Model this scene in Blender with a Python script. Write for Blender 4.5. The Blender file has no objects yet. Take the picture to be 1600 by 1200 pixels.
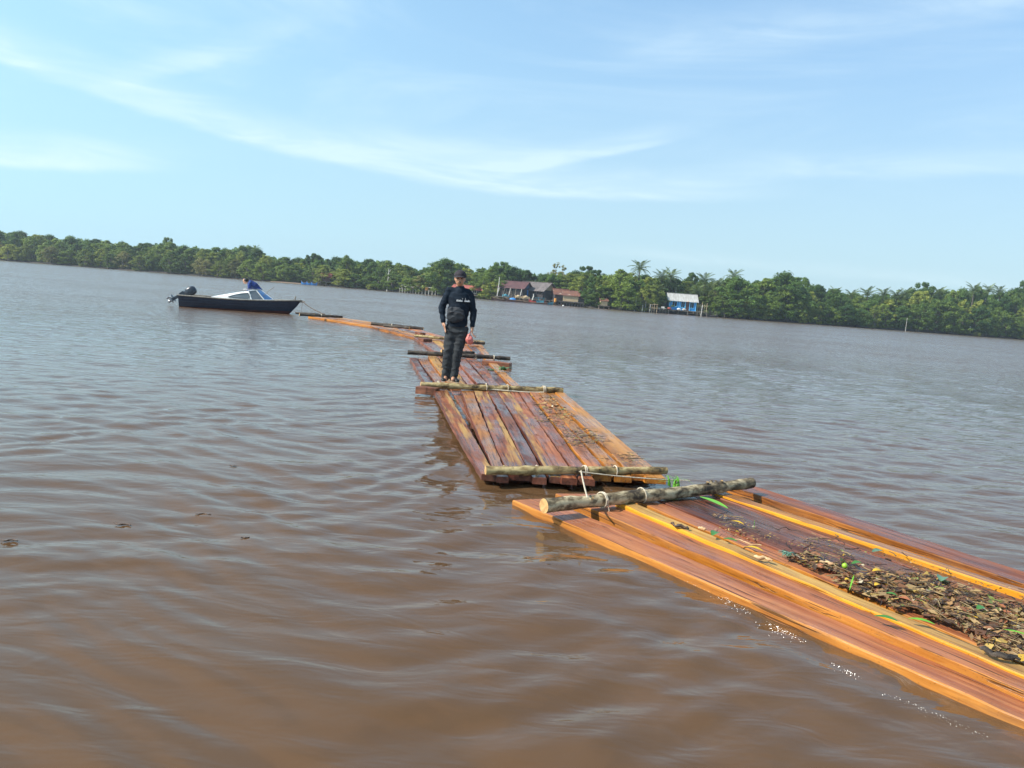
import bpy, bmesh, math, random
import numpy as np
from mathutils import Vector, Matrix, Quaternion, noise as mnoise
R = math.radians
random.seed(7); rng = np.random.default_rng(7)
S = bpy.context.scene
COL = S.collection

# ------------------------------------------------------------------ camera
FPX, CAMZ = 1200.0, 1.6
ROLL, PITCH = math.atan(0.0768), R(6.65)
fw = Vector((0, math.cos(PITCH), -math.sin(PITCH)))
r0 = Vector((1, 0, 0)); u0 = r0.cross(fw)
RT = r0*math.cos(ROLL) + u0*math.sin(ROLL)
UP = u0*math.cos(ROLL) - r0*math.sin(ROLL)
cam_d = bpy.data.cameras.new('camera'); cam = bpy.data.objects.new('camera', cam_d); COL.objects.link(cam)
cam_d.sensor_width = 36; cam_d.lens = 36*FPX/1600; cam_d.clip_end = 3000; cam_d.clip_start = 0.05
M = Matrix((RT, UP, -fw)).transposed().to_4x4(); M.translation = (0, 0, CAMZ)
cam.matrix_world = M
S.camera = cam

# ------------------------------------------------------------------ world, sun, exposure
SUN_EL, SUN_AZ = R(41), R(-107)         # azimuth from +Y towards +X: the sun stands on the left
sdir = Vector((math.sin(SUN_AZ)*math.cos(SUN_EL), math.cos(SUN_AZ)*math.cos(SUN_EL), math.sin(SUN_EL)))
W = bpy.data.worlds.new('World'); S.world = W; W.use_nodes = True
wt = W.node_tree; wt.nodes.clear()

class NT:
    """tiny node helper"""
    def __init__(s, t): s.t = t
    def n(s, typ, ins=None, **kw):
        nd = s.t.nodes.new(typ)
        for k, v in kw.items(): setattr(nd, k, v)
        for k, v in (ins or {}).items(): s.put(nd.inputs[k], v)
        return nd
    def put(s, sock, v):
        if isinstance(v, bpy.types.NodeSocket): s.t.links.new(v, sock)
        else: sock.default_value = v
    def m(s, op, a, b=0.0, c=0.0, clamp=False):
        nd = s.t.nodes.new('ShaderNodeMath'); nd.operation = op; nd.use_clamp = clamp
        for i, v in enumerate((a, b, c)):
            if i < len(nd.inputs): s.put(nd.inputs[i], v)
        return nd.outputs[0]
    def ramp(s, fac, stops, interp='LINEAR'):
        nd = s.t.nodes.new('ShaderNodeValToRGB'); nd.color_ramp.interpolation = interp
        e = nd.color_ramp.elements
        while len(e) < len(stops): e.new(0.5)
        for el, (p, c) in zip(e, stops):
            el.position = p; el.color = (c if len(c) == 4 else (*c, 1)) if not isinstance(c, (int, float)) else (c, c, c, 1)
        s.put(nd.inputs[0], fac); return nd.outputs[0]
    def mix(s, f, a, b, typ='MIX'):
        nd = s.t.nodes.new('ShaderNodeMix'); nd.data_type = 'RGBA'; nd.blend_type = typ
        s.put(nd.inputs[0], f); s.put(nd.inputs[6], a if isinstance(a, bpy.types.NodeSocket) else (*a[:3], 1))
        s.put(nd.inputs[7], b if isinstance(b, bpy.types.NodeSocket) else (*b[:3], 1)); return nd.outputs[2]
    def smooth(s, v, a, b, x=0.0, y=1.0):
        nd = s.t.nodes.new('ShaderNodeMapRange'); nd.interpolation_type = 'SMOOTHSTEP'
        for i, q in enumerate((v, a, b, x, y)): s.put(nd.inputs[i], q)
        return nd.outputs[0]
    def noise(s, vec, scale, detail=4, rough=0.5, dist=0.0):
        nd = s.n('ShaderNodeTexNoise', {'Scale': scale, 'Detail': detail, 'Roughness': rough, 'Distortion': dist})
        if vec is not None: s.put(nd.inputs['Vector'], vec)
        return nd.outputs[0]
    def mapping(s, vec, scale=(1, 1, 1), rot=(0, 0, 0), loc=(0, 0, 0)):
        nd = s.n('ShaderNodeMapping', {'Scale': scale, 'Rotation': rot, 'Location': loc}); s.put(nd.inputs[0], vec)
        return nd.outputs[0]

def build_world():
    q = NT(wt)
    sky = q.n('ShaderNodeTexSky', sky_type='NISHITA', sun_disc=False, sun_elevation=SUN_EL, sun_rotation=SUN_AZ,
              altitude=10, air_density=1.0, dust_density=1.2, ozone_density=2.0)
    tc = q.n('ShaderNodeTexCoord').outputs['Generated']
    sp = q.n('ShaderNodeSeparateXYZ'); q.put(sp.inputs[0], tc)
    x, y, z = sp.outputs
    az = q.m('MULTIPLY', q.m('ARCTAN2', x, y), 57.2958)
    el = q.m('MULTIPLY', q.m('ARCSINE', z), 57.2958)
    comb = q.n('ShaderNodeCombineXYZ'); q.put(comb.inputs[0], az); q.put(comb.inputs[1], el); ae = comb.outputs[0]
    # wispy noise in azimuth / elevation degrees, stretched along the streaks
    wv = q.mapping(ae, scale=(0.035, 0.16, 1), rot=(0, 0, R(2)))
    n1 = q.noise(wv, 1.0, 7, 0.62, 1.2)
    wv2 = q.mapping(ae, scale=(0.09, 0.45, 1), rot=(0, 0, R(-9)), loc=(3, 8, 0))
    n2 = q.noise(wv2, 1.0, 6, 0.6, 1.0)
    base = q.smooth(n1, 0.40, 0.80, 0, 0.42)
    fine = q.smooth(n2, 0.35, 0.75)
    # named streaks: centre line el = a + b*az + c*az^2, width below / above, azimuth window, strength
    def streak(a, b, c, wlo, whi, az0, az1, f0, f1, k):
        line = q.m('ADD', q.m('ADD', a, q.m('MULTIPLY', az, b)), q.m('MULTIPLY', q.m('MULTIPLY', az, az), c))
        wob = q.m('MULTIPLY', q.m('SUBTRACT', n1, 0.5), 1.5)
        d = q.m('ADD', q.m('SUBTRACT', el, line), wob)
        up = q.smooth(d, 0.0, whi, 1, 0); lo = q.smooth(d, -wlo, 0.0, 0, 1)
        win = q.m('MULTIPLY', q.smooth(az, az0, az0+f0), q.smooth(az, az1-f1, az1, 1, 0))
        v = q.m('MULTIPLY', q.m('MULTIPLY', up, lo), win)
        v = q.m('MULTIPLY', v, q.m('ADD', 0.35, q.m('MULTIPLY', fine, 0.85)))
        return q.m('MULTIPLY', v, k)
    tot = q.m('MULTIPLY', base, q.smooth(el, 4, 14))
    for st in [(7.7, -0.02, 0.0028, 0.7, 2.6, -75, 21, 14, 11, 1.0),
               (9.1, 0.26, 0.0, 0.5, 1.7, -7, 14, 6, 7, 0.75),
               (8.7, 0.088, 0.0, 0.6, 2.3, -75, -22, 12, 9, 1.0),
               (24.5, 0.48, 0.0, 0.9, 1.8, -31, -14, 6, 9, 0.5),
               (10.2, 0.03, 0.0, 1.0, 1.6, -24, 6, 9, 10, 0.45),
               (9.4, 0.012, 0.0, 0.6, 2.0, 9, 60, 10, 20, 0.45),
               (16.5, 0.10, 0.0, 1.6, 3.0, 3, 50, 8, 20, 0.4),
               (3.7, -0.03, 0.0, 0.5, 1.0, 2, 45, 9, 20, 0.35)]:
        tot = q.m('ADD', tot, streak(*st))
    tot = q.m('MULTIPLY', q.m('MINIMUM', tot, 0.85), 0.60)
    # pale humid band low down and towards the sun
    low = q.smooth(el, -3, 38, 0.86, 0.35)
    left = q.m('MULTIPLY', q.smooth(az, -75, 20, 0.75, 0), q.smooth(el, 5, 70, 1, 0.3))
    c = q.mix(low, sky.outputs[0], q.mix(q.smooth(el, 2, 22), (2.9, 4.3, 5.0), (2.15, 3.85, 5.7)))
    c = q.mix(left, c, (2.9, 5.3, 6.5))
    c = q.mix(tot, c, (5.0, 6.0, 6.3))
    bg = q.n('ShaderNodeBackground', {'Color': c, 'Strength': 0.12})
    out = q.n('ShaderNodeOutputWorld'); wt.links.new(bg.outputs[0], out.inputs[0])
build_world()
sun_d = bpy.data.lights.new('sun', 'SUN'); sun_d.energy = 4.2; sun_d.angle = R(0.6); sun_d.color = (1, 0.95, 0.87)
sun = bpy.data.objects.new('sun', sun_d); COL.objects.link(sun)
sun.rotation_euler = (-sdir).to_track_quat('-Z', 'Y').to_euler(); sun.location = (-40, 0, 40)
S.view_settings.view_transform = 'Standard'; S.view_settings.look = 'None'
S.view_settings.gamma = 1; S.view_settings.use_curve_mapping = False; S.view_settings.exposure = 0.65
S.cycles.max_bounces = 8; S.cycles.transparent_max_bounces = 16

# ------------------------------------------------------------------ placing helpers
def ray(px, py): return fw*FPX + RT*(px-800) + UP*(600-py)
def G(px, py, z=0.05):
    """point of the level plane z that the photograph shows at this pixel"""
    d = ray(px, py); t = (z-CAMZ)/d.z
    return Vector((d.x*t, d.y*t, z))
def P(px, py, D):
    """point at camera depth D"""
    return Vector((0, 0, CAMZ)) + ray(px, py)*(D/FPX)

def tag(o, label=None, cat=None, group=None, kind=None):
    if label: o['label'] = label
    if cat: o['category'] = cat
    if group: o['group'] = group
    if kind: o['kind'] = kind
    return o
def empty(name, loc, rz=0.0):
    o = bpy.data.objects.new(name, None); COL.objects.link(o); o.location = loc; o.rotation_euler.z = rz
    o.empty_display_size = 0.2; return o
def link(name, me, parent=None, loc=(0, 0, 0), rot=(0, 0, 0)):
    o = bpy.data.objects.new(name, me); COL.objects.link(o); o.parent = parent; o.location = loc; o.rotation_euler = rot
    return o
def copy_tree(o, parent=None):
    c = o.copy(); COL.objects.link(c); c.parent = parent
    for ch in o.children: copy_tree(ch, c)
    return c

class MB:
    """collects shapes into one mesh"""
    def __init__(s): s.v = []; s.f = []; s.mi = []; s.col = None
    def add(s, vs, fs, mi=0):
        b = len(s.v); s.v += [tuple(v) for v in vs]; s.f += [tuple(i+b for i in f) for f in fs]; s.mi += [mi]*len(fs)
    def box(s, c, size, rz=0.0, mi=0, rot=None):
        hx, hy, hz = size[0]/2, size[1]/2, size[2]/2
        Rm = rot if rot is not None else Matrix.Rotation(rz, 3, 'Z')
        vs = [Vector(c) + Rm @ Vector((x*hx, y*hy, z*hz)) for x in (-1, 1) for y in (-1, 1) for z in (-1, 1)]
        s.add(vs, [(0, 1, 3, 2), (4, 6, 7, 5), (0, 4, 5, 1), (2, 3, 7, 6), (0, 2, 6, 4), (1, 5, 7, 3)], mi)
    def tube(s, pts, rad, n=8, mi=0, cap=True, capmi=None):
        pts = [Vector(p) for p in pts]; rad = [rad]*len(pts) if isinstance(rad, (int, float)) else rad
        T = [(pts[min(i+1, len(pts)-1)]-pts[max(i-1, 0)]).normalized() for i in range(len(pts))]
        a = Vector((0, 0, 1)) if abs(T[0].z) < 0.9 else Vector((1, 0, 0))
        u = T[0].cross(a).normalized(); rings = []
        for p, t, r in zip(pts, T, rad):
            u = (u - t*u.dot(t)).normalized(); w = t.cross(u)
            rings.append([p + (u*math.cos(k*2*math.pi/n) + w*math.sin(k*2*math.pi/n))*r for k in range(n)])
        vs = [v for rg in rings for v in rg]; fs = []
        for i in range(len(pts)-1):
            for k in range(n): fs.append((i*n+k, i*n+(k+1) % n, (i+1)*n+(k+1) % n, (i+1)*n+k))
        s.add(vs, fs, mi)
        if cap:
            cm = mi if capmi is None else capmi
            s.add(rings[0], [tuple(range(n))[::-1]], cm); s.add(rings[-1], [tuple(range(n))], cm)
    def sphere(s, c, r, nu=12, nv=8, mi=0):
        r = (r, r, r) if isinstance(r, (int, float)) else r
        vs = [Vector(c)+Vector((0, 0, r[2]))]
        for j in range(1, nv):
            for i in range(nu):
                a, b = math.pi*j/nv, 2*math.pi*i/nu
                vs.append(Vector(c)+Vector((r[0]*math.sin(a)*math.cos(b), r[1]*math.sin(a)*math.sin(b), r[2]*math.cos(a))))
        vs.append(Vector(c)-Vector((0, 0, r[2]))); fs = [(0, 1+i, 1+(i+1) % nu) for i in range(nu)]
        for j in range(nv-2):
            for i in range(nu): fs.append((1+j*nu+i, 1+(j+1)*nu+i, 1+(j+1)*nu+(i+1) % nu, 1+j*nu+(i+1) % nu))
        L = len(vs)-1; b = 1+(nv-2)*nu; fs += [(L, b+(i+1) % nu, b+i) for i in range(nu)]
        s.add(vs, fs, mi)
    def mesh(s, name, mats, smooth=False):
        me = bpy.data.meshes.new(name); me.from_pydata(s.v, [], s.f)
        for m_ in (mats if isinstance(mats, (list, tuple)) else [mats]): me.materials.append(m_)
        me.polygons.foreach_set('material_index', s.mi)
        if smooth: me.polygons.foreach_set('use_smooth', [True]*len(s.f))
        me.update(); return me
    def build(s, name, mats, parent=None, smooth=False, loc=(0, 0, 0), rot=(0, 0, 0)):
        return link(name, s.mesh(name, mats, smooth), parent, loc, rot)

def np_mesh(name, V, F, mat, smooth=False, colors=None):
    """V (n,3), F (m,k) all faces the same size; colors (n,3) per vertex"""
    me = bpy.data.meshes.new(name); n, k = len(F), F.shape[1]
    me.vertices.add(len(V)); me.vertices.foreach_set('co', V.astype(np.float32).ravel())
    me.loops.add(n*k); me.loops.foreach_set('vertex_index', F.astype(np.int32).ravel())
    me.polygons.add(n); me.polygons.foreach_set('loop_start', np.arange(0, n*k, k, dtype=np.int32))
    if smooth: me.polygons.foreach_set('use_smooth', np.ones(n, dtype=bool))
    if colors is not None:
        at = me.color_attributes.new('tint', 'FLOAT_COLOR', 'POINT')
        at.data.foreach_set('color', np.concatenate([colors, np.ones((len(V), 1))], 1).astype(np.float32).ravel())
    me.materials.append(mat); me.update(calc_edges=True); return me

# ------------------------------------------------------------------ materials
def newmat(name):
    m = bpy.data.materials.new(name); m.use_nodes = True; m.node_tree.nodes.clear()
    q = NT(m.node_tree); out = q.n('ShaderNodeOutputMaterial'); return m, q, out
def simple(name, c1, c2=None, rough=0.6, scale=6, metal=0.0, bump=0.0, bscale=40, stretch=(1, 1, 1), spec=0.5, detail=4, wear=None, trans=0.0):
    m, q, out = newmat(name)
    tc = q.n('ShaderNodeTexCoord').outputs['Object']; v = q.mapping(tc, scale=stretch)
    c2 = c2 or tuple(min(1, a*0.72) for a in c1)
    f = q.smooth(q.noise(v, scale, detail, 0.6), 0.32, 0.68)
    col = q.mix(f, c1, c2)
    if wear: col = q.mix(q.smooth(q.noise(v, wear[1], 5, 0.65), wear[2], wear[2]+0.1), col, wear[0])
    b = q.n('ShaderNodeBsdfPrincipled', {'Base Color': col, 'Roughness': rough, 'Metallic': metal, 'Specular IOR Level': spec})
    if trans: b.inputs['Transmission Weight'].default_value = trans
    if bump:
        bp = q.n('ShaderNodeBump', {'Strength': 0.8, 'Distance': bump, 'Height': q.noise(v, bscale, 5, 0.6)})
        q.put(b.inputs['Normal'], bp.outputs[0])
    q.t.links.new(b.outputs[0], out.inputs[0]); return m

def wood(name, cols, dry=None, dryamt=0.5, wet=0.22, seedless=False):
    """sawn timber, grain along local x; cols = dark, mid, light; dry = colour of sun-dried patches"""
    m, q, out = newmat(name)
    tc = q.n('ShaderNodeTexCoord').outputs['Object']; rnd = q.n('ShaderNodeObjectInfo').outputs['Random']
    off = q.n('ShaderNodeCombineXYZ'); q.put(off.inputs[0], q.m('MULTIPLY', rnd, 37.0)); q.put(off.inputs[1], q.m('MULTIPLY', rnd, 11.0))
    va = q.n('ShaderNodeVectorMath', operation='ADD'); q.put(va.inputs[0], tc); q.put(va.inputs[1], off.outputs[0]); v0 = va.outputs[0]
    g1 = q.noise(q.mapping(v0, scale=(0.9, 26, 26)), 1.0, 6, 0.62, 0.6)
    g2 = q.noise(q.mapping(v0, scale=(4, 130, 130)), 1.0, 3, 0.6)
    lo = q.noise(q.mapping(v0, scale=(1.1, 3.0, 3.0)), 1.0, 4, 0.6)
    t = q.m('ADD', q.m('ADD', q.m('MULTIPLY', g1, 0.6), q.m('MULTIPLY', g2, 0.18)), q.m('MULTIPLY', lo, 0.32))
    t = q.m('ADD', t, q.m('MULTIPLY', q.m('SUBTRACT', rnd, 0.5), 0.16))
    col = q.ramp(t, [(0.40, cols[0]), (0.54, cols[1]), (0.68, cols[2])])
    # dark stains and small knots
    st = q.smooth(q.noise(q.mapping(v0, scale=(2.2, 9, 9)), 1.0, 6, 0.7), 0.60, 0.74)
    col = q.mix(q.m('MULTIPLY', st, 0.55), col, tuple(a*0.25 for a in cols[0]))
    fl = q.smooth(q.noise(v0, 95, 2, 0.5), 0.66, 0.74)
    col = q.mix(q.m('MULTIPLY', fl, 0.5), col, tuple(a*0.3 for a in cols[0]))
    rough = q.m('ADD', q.m('ADD', wet*0.8, q.m('MULTIPLY', g2, 0.15)), q.smooth(lo, 0.42, 0.62, 0.0, 0.38))
    if dry:
        dm = q.smooth(q.m('ADD', q.noise(q.mapping(v0, scale=(0.5, 7, 7), loc=(5, 5, 0)), 1.0, 6, 0.6), q.m('MULTIPLY', g1, 0.30)), 1.10-dryamt*0.8, 1.24-dryamt*0.8)
        dc = q.mix(g1, dry, tuple(a*0.6 for a in dry))
        col = q.mix(dm, col, dc); rough = q.m('ADD', rough, q.m('MULTIPLY', dm, 0.4))
    mud = q.smooth(q.noise(q.mapping(v0, scale=(1.5, 5, 5), loc=(9, 2, 6)), 1.0, 6, 0.72), 0.46, 0.66, 0.0, 0.42)
    col = q.mix(mud, col, tuple(0.5*a+0.5*b for a, b in zip(cols[0], (0.17, 0.11, 0.065))))
    crack = q.smooth(q.noise(q.mapping(v0, scale=(1.6, 48, 48), loc=(2, 9, 4)), 1.0, 3, 0.5, 0.8), 0.61, 0.67)
    col = q.mix(q.m('MULTIPLY', crack, 0.75), col, tuple(a*0.2 for a in cols[0]))
    saw = q.noise(q.mapping(v0, scale=(60, 2.5, 2.5), rot=(0, 0, 0.25)), 1.0, 2, 0.5)
    h = q.m('SUBTRACT', q.m('ADD', q.m('ADD', q.m('MULTIPLY', g1, 1.0), q.m('MULTIPLY', g2, 0.35)), q.m('MULTIPLY', saw, 0.35)), q.m('MULTIPLY', crack, 0.9))
    bp = q.n('ShaderNodeBump', {'Strength': 0.7, 'Distance': 0.004, 'Height': h})
    b = q.n('ShaderNodeBsdfPrincipled', {'Base Color': col, 'Roughness': rough, 'Normal': bp.outputs[0], 'Specular IOR Level': 0.33})
    q.t.links.new(b.outputs[0], out.inputs[0]); return m

def bark(name, c1, c2, c3, sc=1.0):
    m, q, out = newmat(name)
    tc = q.n('ShaderNodeTexCoord').outputs['Object']
    a = q.noise(q.mapping(tc, scale=(9, 16, 16)), sc, 6, 0.65, 0.4)
    b_ = q.noise(q.mapping(tc, scale=(3, 4, 4)), sc, 4, 0.6)
    ring = q.noise(q.mapping(tc, scale=(60, 5, 5)), sc, 3, 0.5)
    col = q.ramp(q.m('ADD', q.m('MULTIPLY', a, 0.65), q.m('MULTIPLY', b_, 0.35)), [(0.42, c1), (0.5, c2), (0.58, c3)])
    bp = q.n('ShaderNodeBump', {'Strength': 1.0, 'Distance': 0.01, 'Height': q.m('ADD', a, q.m('MULTIPLY', ring, 0.3))})
    b = q.n('ShaderNodeBsdfPrincipled', {'Base Color': col, 'Roughness': 0.8, 'Normal': bp.outputs[0]})
    q.t.links.new(b.outputs[0], out.inputs[0]); return m

def foliage(name, dark, light, vary=0.55, transl=0.35):
    m, q, out = newmat(name)
    rnd = q.n('ShaderNodeObjectInfo').outputs['Random']
    tc = q.n('ShaderNodeTexCoord').outputs['Object']
    nz = q.noise(tc, 0.9, 3, 0.6); isl = q.n('ShaderNodeNewGeometry').outputs['Random Per Island']
    t = q.m('ADD', q.m('ADD', q.m('MULTIPLY', nz, 0.5), q.m('MULTIPLY', isl, 0.35)), q.m('MULTIPLY', q.m('SUBTRACT', rnd, 0.5), vary))
    col = q.ramp(t, [(0.2, dark), (0.75, light)])
    d = q.n('ShaderNodeBsdfPrincipled', {'Base Color': col, 'Roughness': 0.55, 'Specular IOR Level': 0.3})
    tr = q.n('ShaderNodeBsdfTranslucent', {'Color': q.mix(0.5, col, (0.25, 0.32, 0.05))})
    mx = q.n('ShaderNodeMixShader', {0: transl, 1: d.outputs[0], 2: tr.outputs[0]})
    q.t.links.new(mx.outputs[0], out.inputs[0]); return m

def tinted(name, rough=0.6):
    m, q, out = newmat(name)
    a = q.n('ShaderNodeAttribute', attribute_name='tint').outputs['Color']
    tc = q.n('ShaderNodeTexCoord').outputs['Object']
    col = q.mix(q.m('MULTIPLY', q.noise(tc, 120, 3), 0.35), a, (0.03, 0.015, 0.008))
    b = q.n('ShaderNodeBsdfPrincipled', {'Base Color': col, 'Roughness': rough})
    q.t.links.new(b.outputs[0], out.inputs[0]); return m

def water_mat():
    m, q, out = newmat('muddy_river_water')
    geo = q.n('ShaderNodeNewGeometry').outputs['Position']
    # small ripples on top of the meshed waves, crests across the wind
    v1 = q.mapping(geo, scale=(2.4, 6.0, 1), rot=(0, 0, R(8)))
    v2 = q.mapping(geo, scale=(7, 17, 1), rot=(0, 0, R(-14)))
    v3 = q.mapping(geo, scale=(0.5, 1.5, 1), rot=(0, 0, R(5)))
    n1 = q.noise(v1, 1.0, 3, 0.5, 0.6); n2 = q.noise(v2, 1.0, 2, 0.5, 0.4); n3 = q.noise(v3, 1.0, 3, 0.55, 0.4)
    sp = q.n('ShaderNodeSeparateXYZ'); q.put(sp.inputs[0], geo)
    dist = q.m('SQRT', q.m('ADD', q.m('MULTIPLY', sp.outputs[0], sp.outputs[0]), q.m('MULTIPLY', sp.outputs[1], sp.outputs[1])))
    far = q.smooth(dist, 5, 45)                      # the mesh carries the waves near by, the bump takes over far off
    gust = q.smooth(q.noise(q.mapping(geo, scale=(0.05, 0.11, 1)), 1.0, 3, 0.5), 0.35, 0.65, 0.85, 1.12)
    h = q.m('ADD', q.m('MULTIPLY', n1, q.m('ADD', 0.011, q.m('MULTIPLY', far, 0.085))),
            q.m('ADD', q.m('MULTIPLY', n2, q.m('ADD', 0.0012, q.m('MULTIPLY', far, 0.010))), q.m('MULTIPLY', n3, q.m('MULTIPLY', far, 0.020))))
    h = q.m('MULTIPLY', h, gust)
    bp = q.n('ShaderNodeBump', {'Strength': 1.0, 'Distance': 1.0, 'Height': h})
    fr = q.n('ShaderNodeFresnel', {'IOR': 1.33, 'Normal': bp.outputs[0]})
    gl = q.n('ShaderNodeBsdfGlossy', {'Color': (1, 1, 1, 1), 'Roughness': q.m('ADD', 0.035, q.m('MULTIPLY', far, 0.16)), 'Normal': bp.outputs[0]})
    silt = q.noise(q.mapping(geo, scale=(0.4, 0.7, 1)), 1.0, 4, 0.55)
    bc = q.mix(silt, (0.178, 0.098, 0.046), (0.150, 0.083, 0.039))
    df = q.n('ShaderNodeBsdfDiffuse', {'Color': bc})
    tr = q.n('ShaderNodeBsdfTransparent', {'Color': (0.98, 0.93, 0.86, 1)})
    body = q.n('ShaderNodeMixShader', {0: 0.60, 1: tr.outputs[0], 2: df.outputs[0]})
    mx = q.n('ShaderNodeMixShader', {0: fr.outputs[0], 1: body.outputs[0], 2: gl.outputs[0]})
    q.t.links.new(mx.outputs[0], out.inputs[0]); return m
def silt_mat(name, a):
    m, q, out = newmat(name)
    df = q.n('ShaderNodeBsdfDiffuse', {'Color': (0.168, 0.092, 0.042, 1)})
    tr = q.n('ShaderNodeBsdfTransparent', {'Color': (0.95, 0.85, 0.72, 1)})
    mx = q.n('ShaderNodeMixShader', {0: a, 1: tr.outputs[0], 2: df.outputs[0]})
    q.t.links.new(mx.outputs[0], out.inputs[0]); return m

MT = {}
MT['top_red'] = wood('wet_red_timber', [(0.11, 0.030, 0.015), (0.30, 0.092, 0.036), (0.45, 0.175, 0.07)])
MT['top_orange'] = wood('wet_orange_timber', [(0.14, 0.045, 0.014), (0.33, 0.13, 0.035), (0.48, 0.23, 0.065)])
MT['top_purple'] = wood('soaked_dark_timber', [(0.045, 0.014, 0.009), (0.14, 0.046, 0.025), (0.26, 0.10, 0.05)], wet=0.16)
MT['top_patch'] = wood('half_dried_timber', [(0.11, 0.030, 0.014), (0.29, 0.088, 0.032), (0.44, 0.17, 0.06)], dry=(0.50, 0.29, 0.10), dryamt=0.60)
MT['top_dry'] = wood('sun_dried_yellow_timber', [(0.16, 0.07, 0.02), (0.38, 0.19, 0.045), (0.52, 0.31, 0.09)], wet=0.5)
MT['side'] = wood('orange_sawn_timber_edge', [(0.12, 0.036, 0.008), (0.33, 0.114, 0.015), (0.48, 0.19, 0.030)], wet=0.3)
MT['side_yellow'] = wood('golden_sawn_timber_edge', [(0.32, 0.11, 0.006), (0.58, 0.24, 0.010), (0.68, 0.32, 0.02)], wet=0.35)
MT['side_red'] = wood('red_sawn_timber_edge', [(0.07, 0.022, 0.015), (0.17, 0.055, 0.032), (0.28, 0.10, 0.055)], wet=0.3)
MT['bark'] = bark('lichened_bark', (0.035, 0.023, 0.012), (0.19, 0.14, 0.075), (0.50, 0.41, 0.25))
MT['bark_tan'] = bark('peeling_tan_bark', (0.05, 0.032, 0.014), (0.23, 0.155, 0.06), (0.44, 0.34, 0.16))
MT['bark_dark'] = bark('wet_dark_bark', (0.012, 0.009, 0.007), (0.035, 0.025, 0.018), (0.09, 0.07, 0.05))
MT['cut'] = simple('fresh_cut_wood', (0.58, 0.37, 0.15), (0.42, 0.23, 0.08), 0.7, 30, bump=0.002)
MT['rope'] = simple('pale_rope', (0.62, 0.55, 0.42), (0.38, 0.31, 0.22), 0.9, 60, bump=0.003, bscale=200)
MT['rope_dark'] = simple('weathered_rope', (0.13, 0.11, 0.09), (0.05, 0.04, 0.035), 0.9, 60)
MT['water'] = water_mat()
MT['silt1'] = silt_mat('suspended_silt', 0.5); MT['silt2'] = silt_mat('thick_silt', 0.6)
MT['bed'] = simple('river_mud', (0.175, 0.096, 0.044), (0.156, 0.086, 0.040), 1.0, 0.6, spec=0.0)
MT['mud'] = simple('bank_mud', (0.06, 0.045, 0.03), (0.03, 0.03, 0.018), 0.9, 0.8, bump=0.1, bscale=3)
MT['litter'] = tinted('leaf_litter'); MT['litter_wet'] = tinted('fresh_leaf', 0.35)
MT['navy'] = simple('navy_hull_paint', (0.011, 0.019, 0.040), (0.018, 0.030, 0.055), 0.4, 5, wear=((0.05, 0.055, 0.06), 4, 0.66))
MT['antifoul'] = simple('red_brown_bottom_paint', (0.11, 0.022, 0.018), (0.06, 0.016, 0.014), 0.6, 8)
MT['gunwale'] = simple('weathered_grey_rail', (0.30, 0.27, 0.22), (0.13, 0.12, 0.10), 0.7, 14)
MT['white'] = simple('white_gelcoat', (0.80, 0.80, 0.76), (0.68, 0.68, 0.64), 0.3, 3, wear=((0.45, 0.42, 0.36), 7, 0.66))
MT['glass'] = simple('grey_acrylic_window', (0.10, 0.12, 0.13), (0.16, 0.18, 0.19), 0.08, 2, spec=0.8)
MT['blueglass'] = simple('blue_tinted_screen', (0.10, 0.22, 0.42), (0.14, 0.30, 0.52), 0.1, 2, spec=0.8)
MT['motor'] = simple('dark_grey_cowling', (0.025, 0.03, 0.042), (0.04, 0.05, 0.065), 0.3, 4)
MT['alu'] = simple('dull_aluminium', (0.45, 0.46, 0.47), (0.25, 0.26, 0.28), 0.4, 20, metal=0.7)
MT['deckwood'] = simple('brown_deck_boards', (0.25, 0.17, 0.10), (0.12, 0.08, 0.05), 0.8, 10, stretch=(1, 6, 1))
MT['skin'] = simple('tanned_skin', (0.52, 0.28, 0.17), (0.44, 0.22, 0.13), 0.5, 15)
MT['hair'] = simple('black_hair', (0.01, 0.009, 0.008), None, 0.5, 60)
MT['sweater'] = simple('navy_sweater_knit', (0.011, 0.020, 0.032), (0.007, 0.012, 0.021), 0.9, 5, bump=0.012, bscale=9, spec=0.2)
MT['trousers'] = simple('charcoal_trouser_cloth', (0.046, 0.050, 0.053), (0.028, 0.031, 0.035), 0.9, 5, bump=0.02, bscale=7, spec=0.2)
MT['cap'] = simple('dark_cap_cloth', (0.035, 0.028, 0.036), (0.02, 0.017, 0.022), 0.9, 20)
MT['shoe'] = simple('black_shoe', (0.012, 0.012, 0.013), None, 0.5, 10)
MT['sole'] = simple('pale_shoe_sole', (0.5, 0.48, 0.42), None, 0.7, 10)
MT['print'] = simple('white_shirt_print', (0.75, 0.78, 0.80), None, 0.8, 10)
MT['pouch'] = simple('grey_black_bag_nylon', (0.019, 0.022, 0.028), (0.009, 0.014, 0.021), 0.75, 3.5, bump=0.025, bscale=7)
MT['pinkbag'] = simple('pink_red_plastic', (0.62, 0.20, 0.17), (0.48, 0.12, 0.10), 0.35, 12, bump=0.01, bscale=20)
MT['blue_shirt'] = simple('blue_work_shirt', (0.010, 0.045, 0.22), (0.012, 0.02, 0.08), 0.8, 6, bump=0.01, bscale=10, wear=((0.02, 0.16, 0.48), 3, 0.58))
MT['leaf_bright'] = simple('bright_green_leaf', (0.16, 0.42, 0.03), (0.10, 0.30, 0.02), 0.4, 12, stretch=(1, 6, 1))
MT['leaf_green'] = simple('green_leaf', (0.06, 0.20, 0.03), (0.04, 0.13, 0.02), 0.4, 20)
MT['leaf_yellow'] = simple('yellow_leaf', (0.62, 0.40, 0.02), (0.45, 0.24, 0.02), 0.5, 25)
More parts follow.
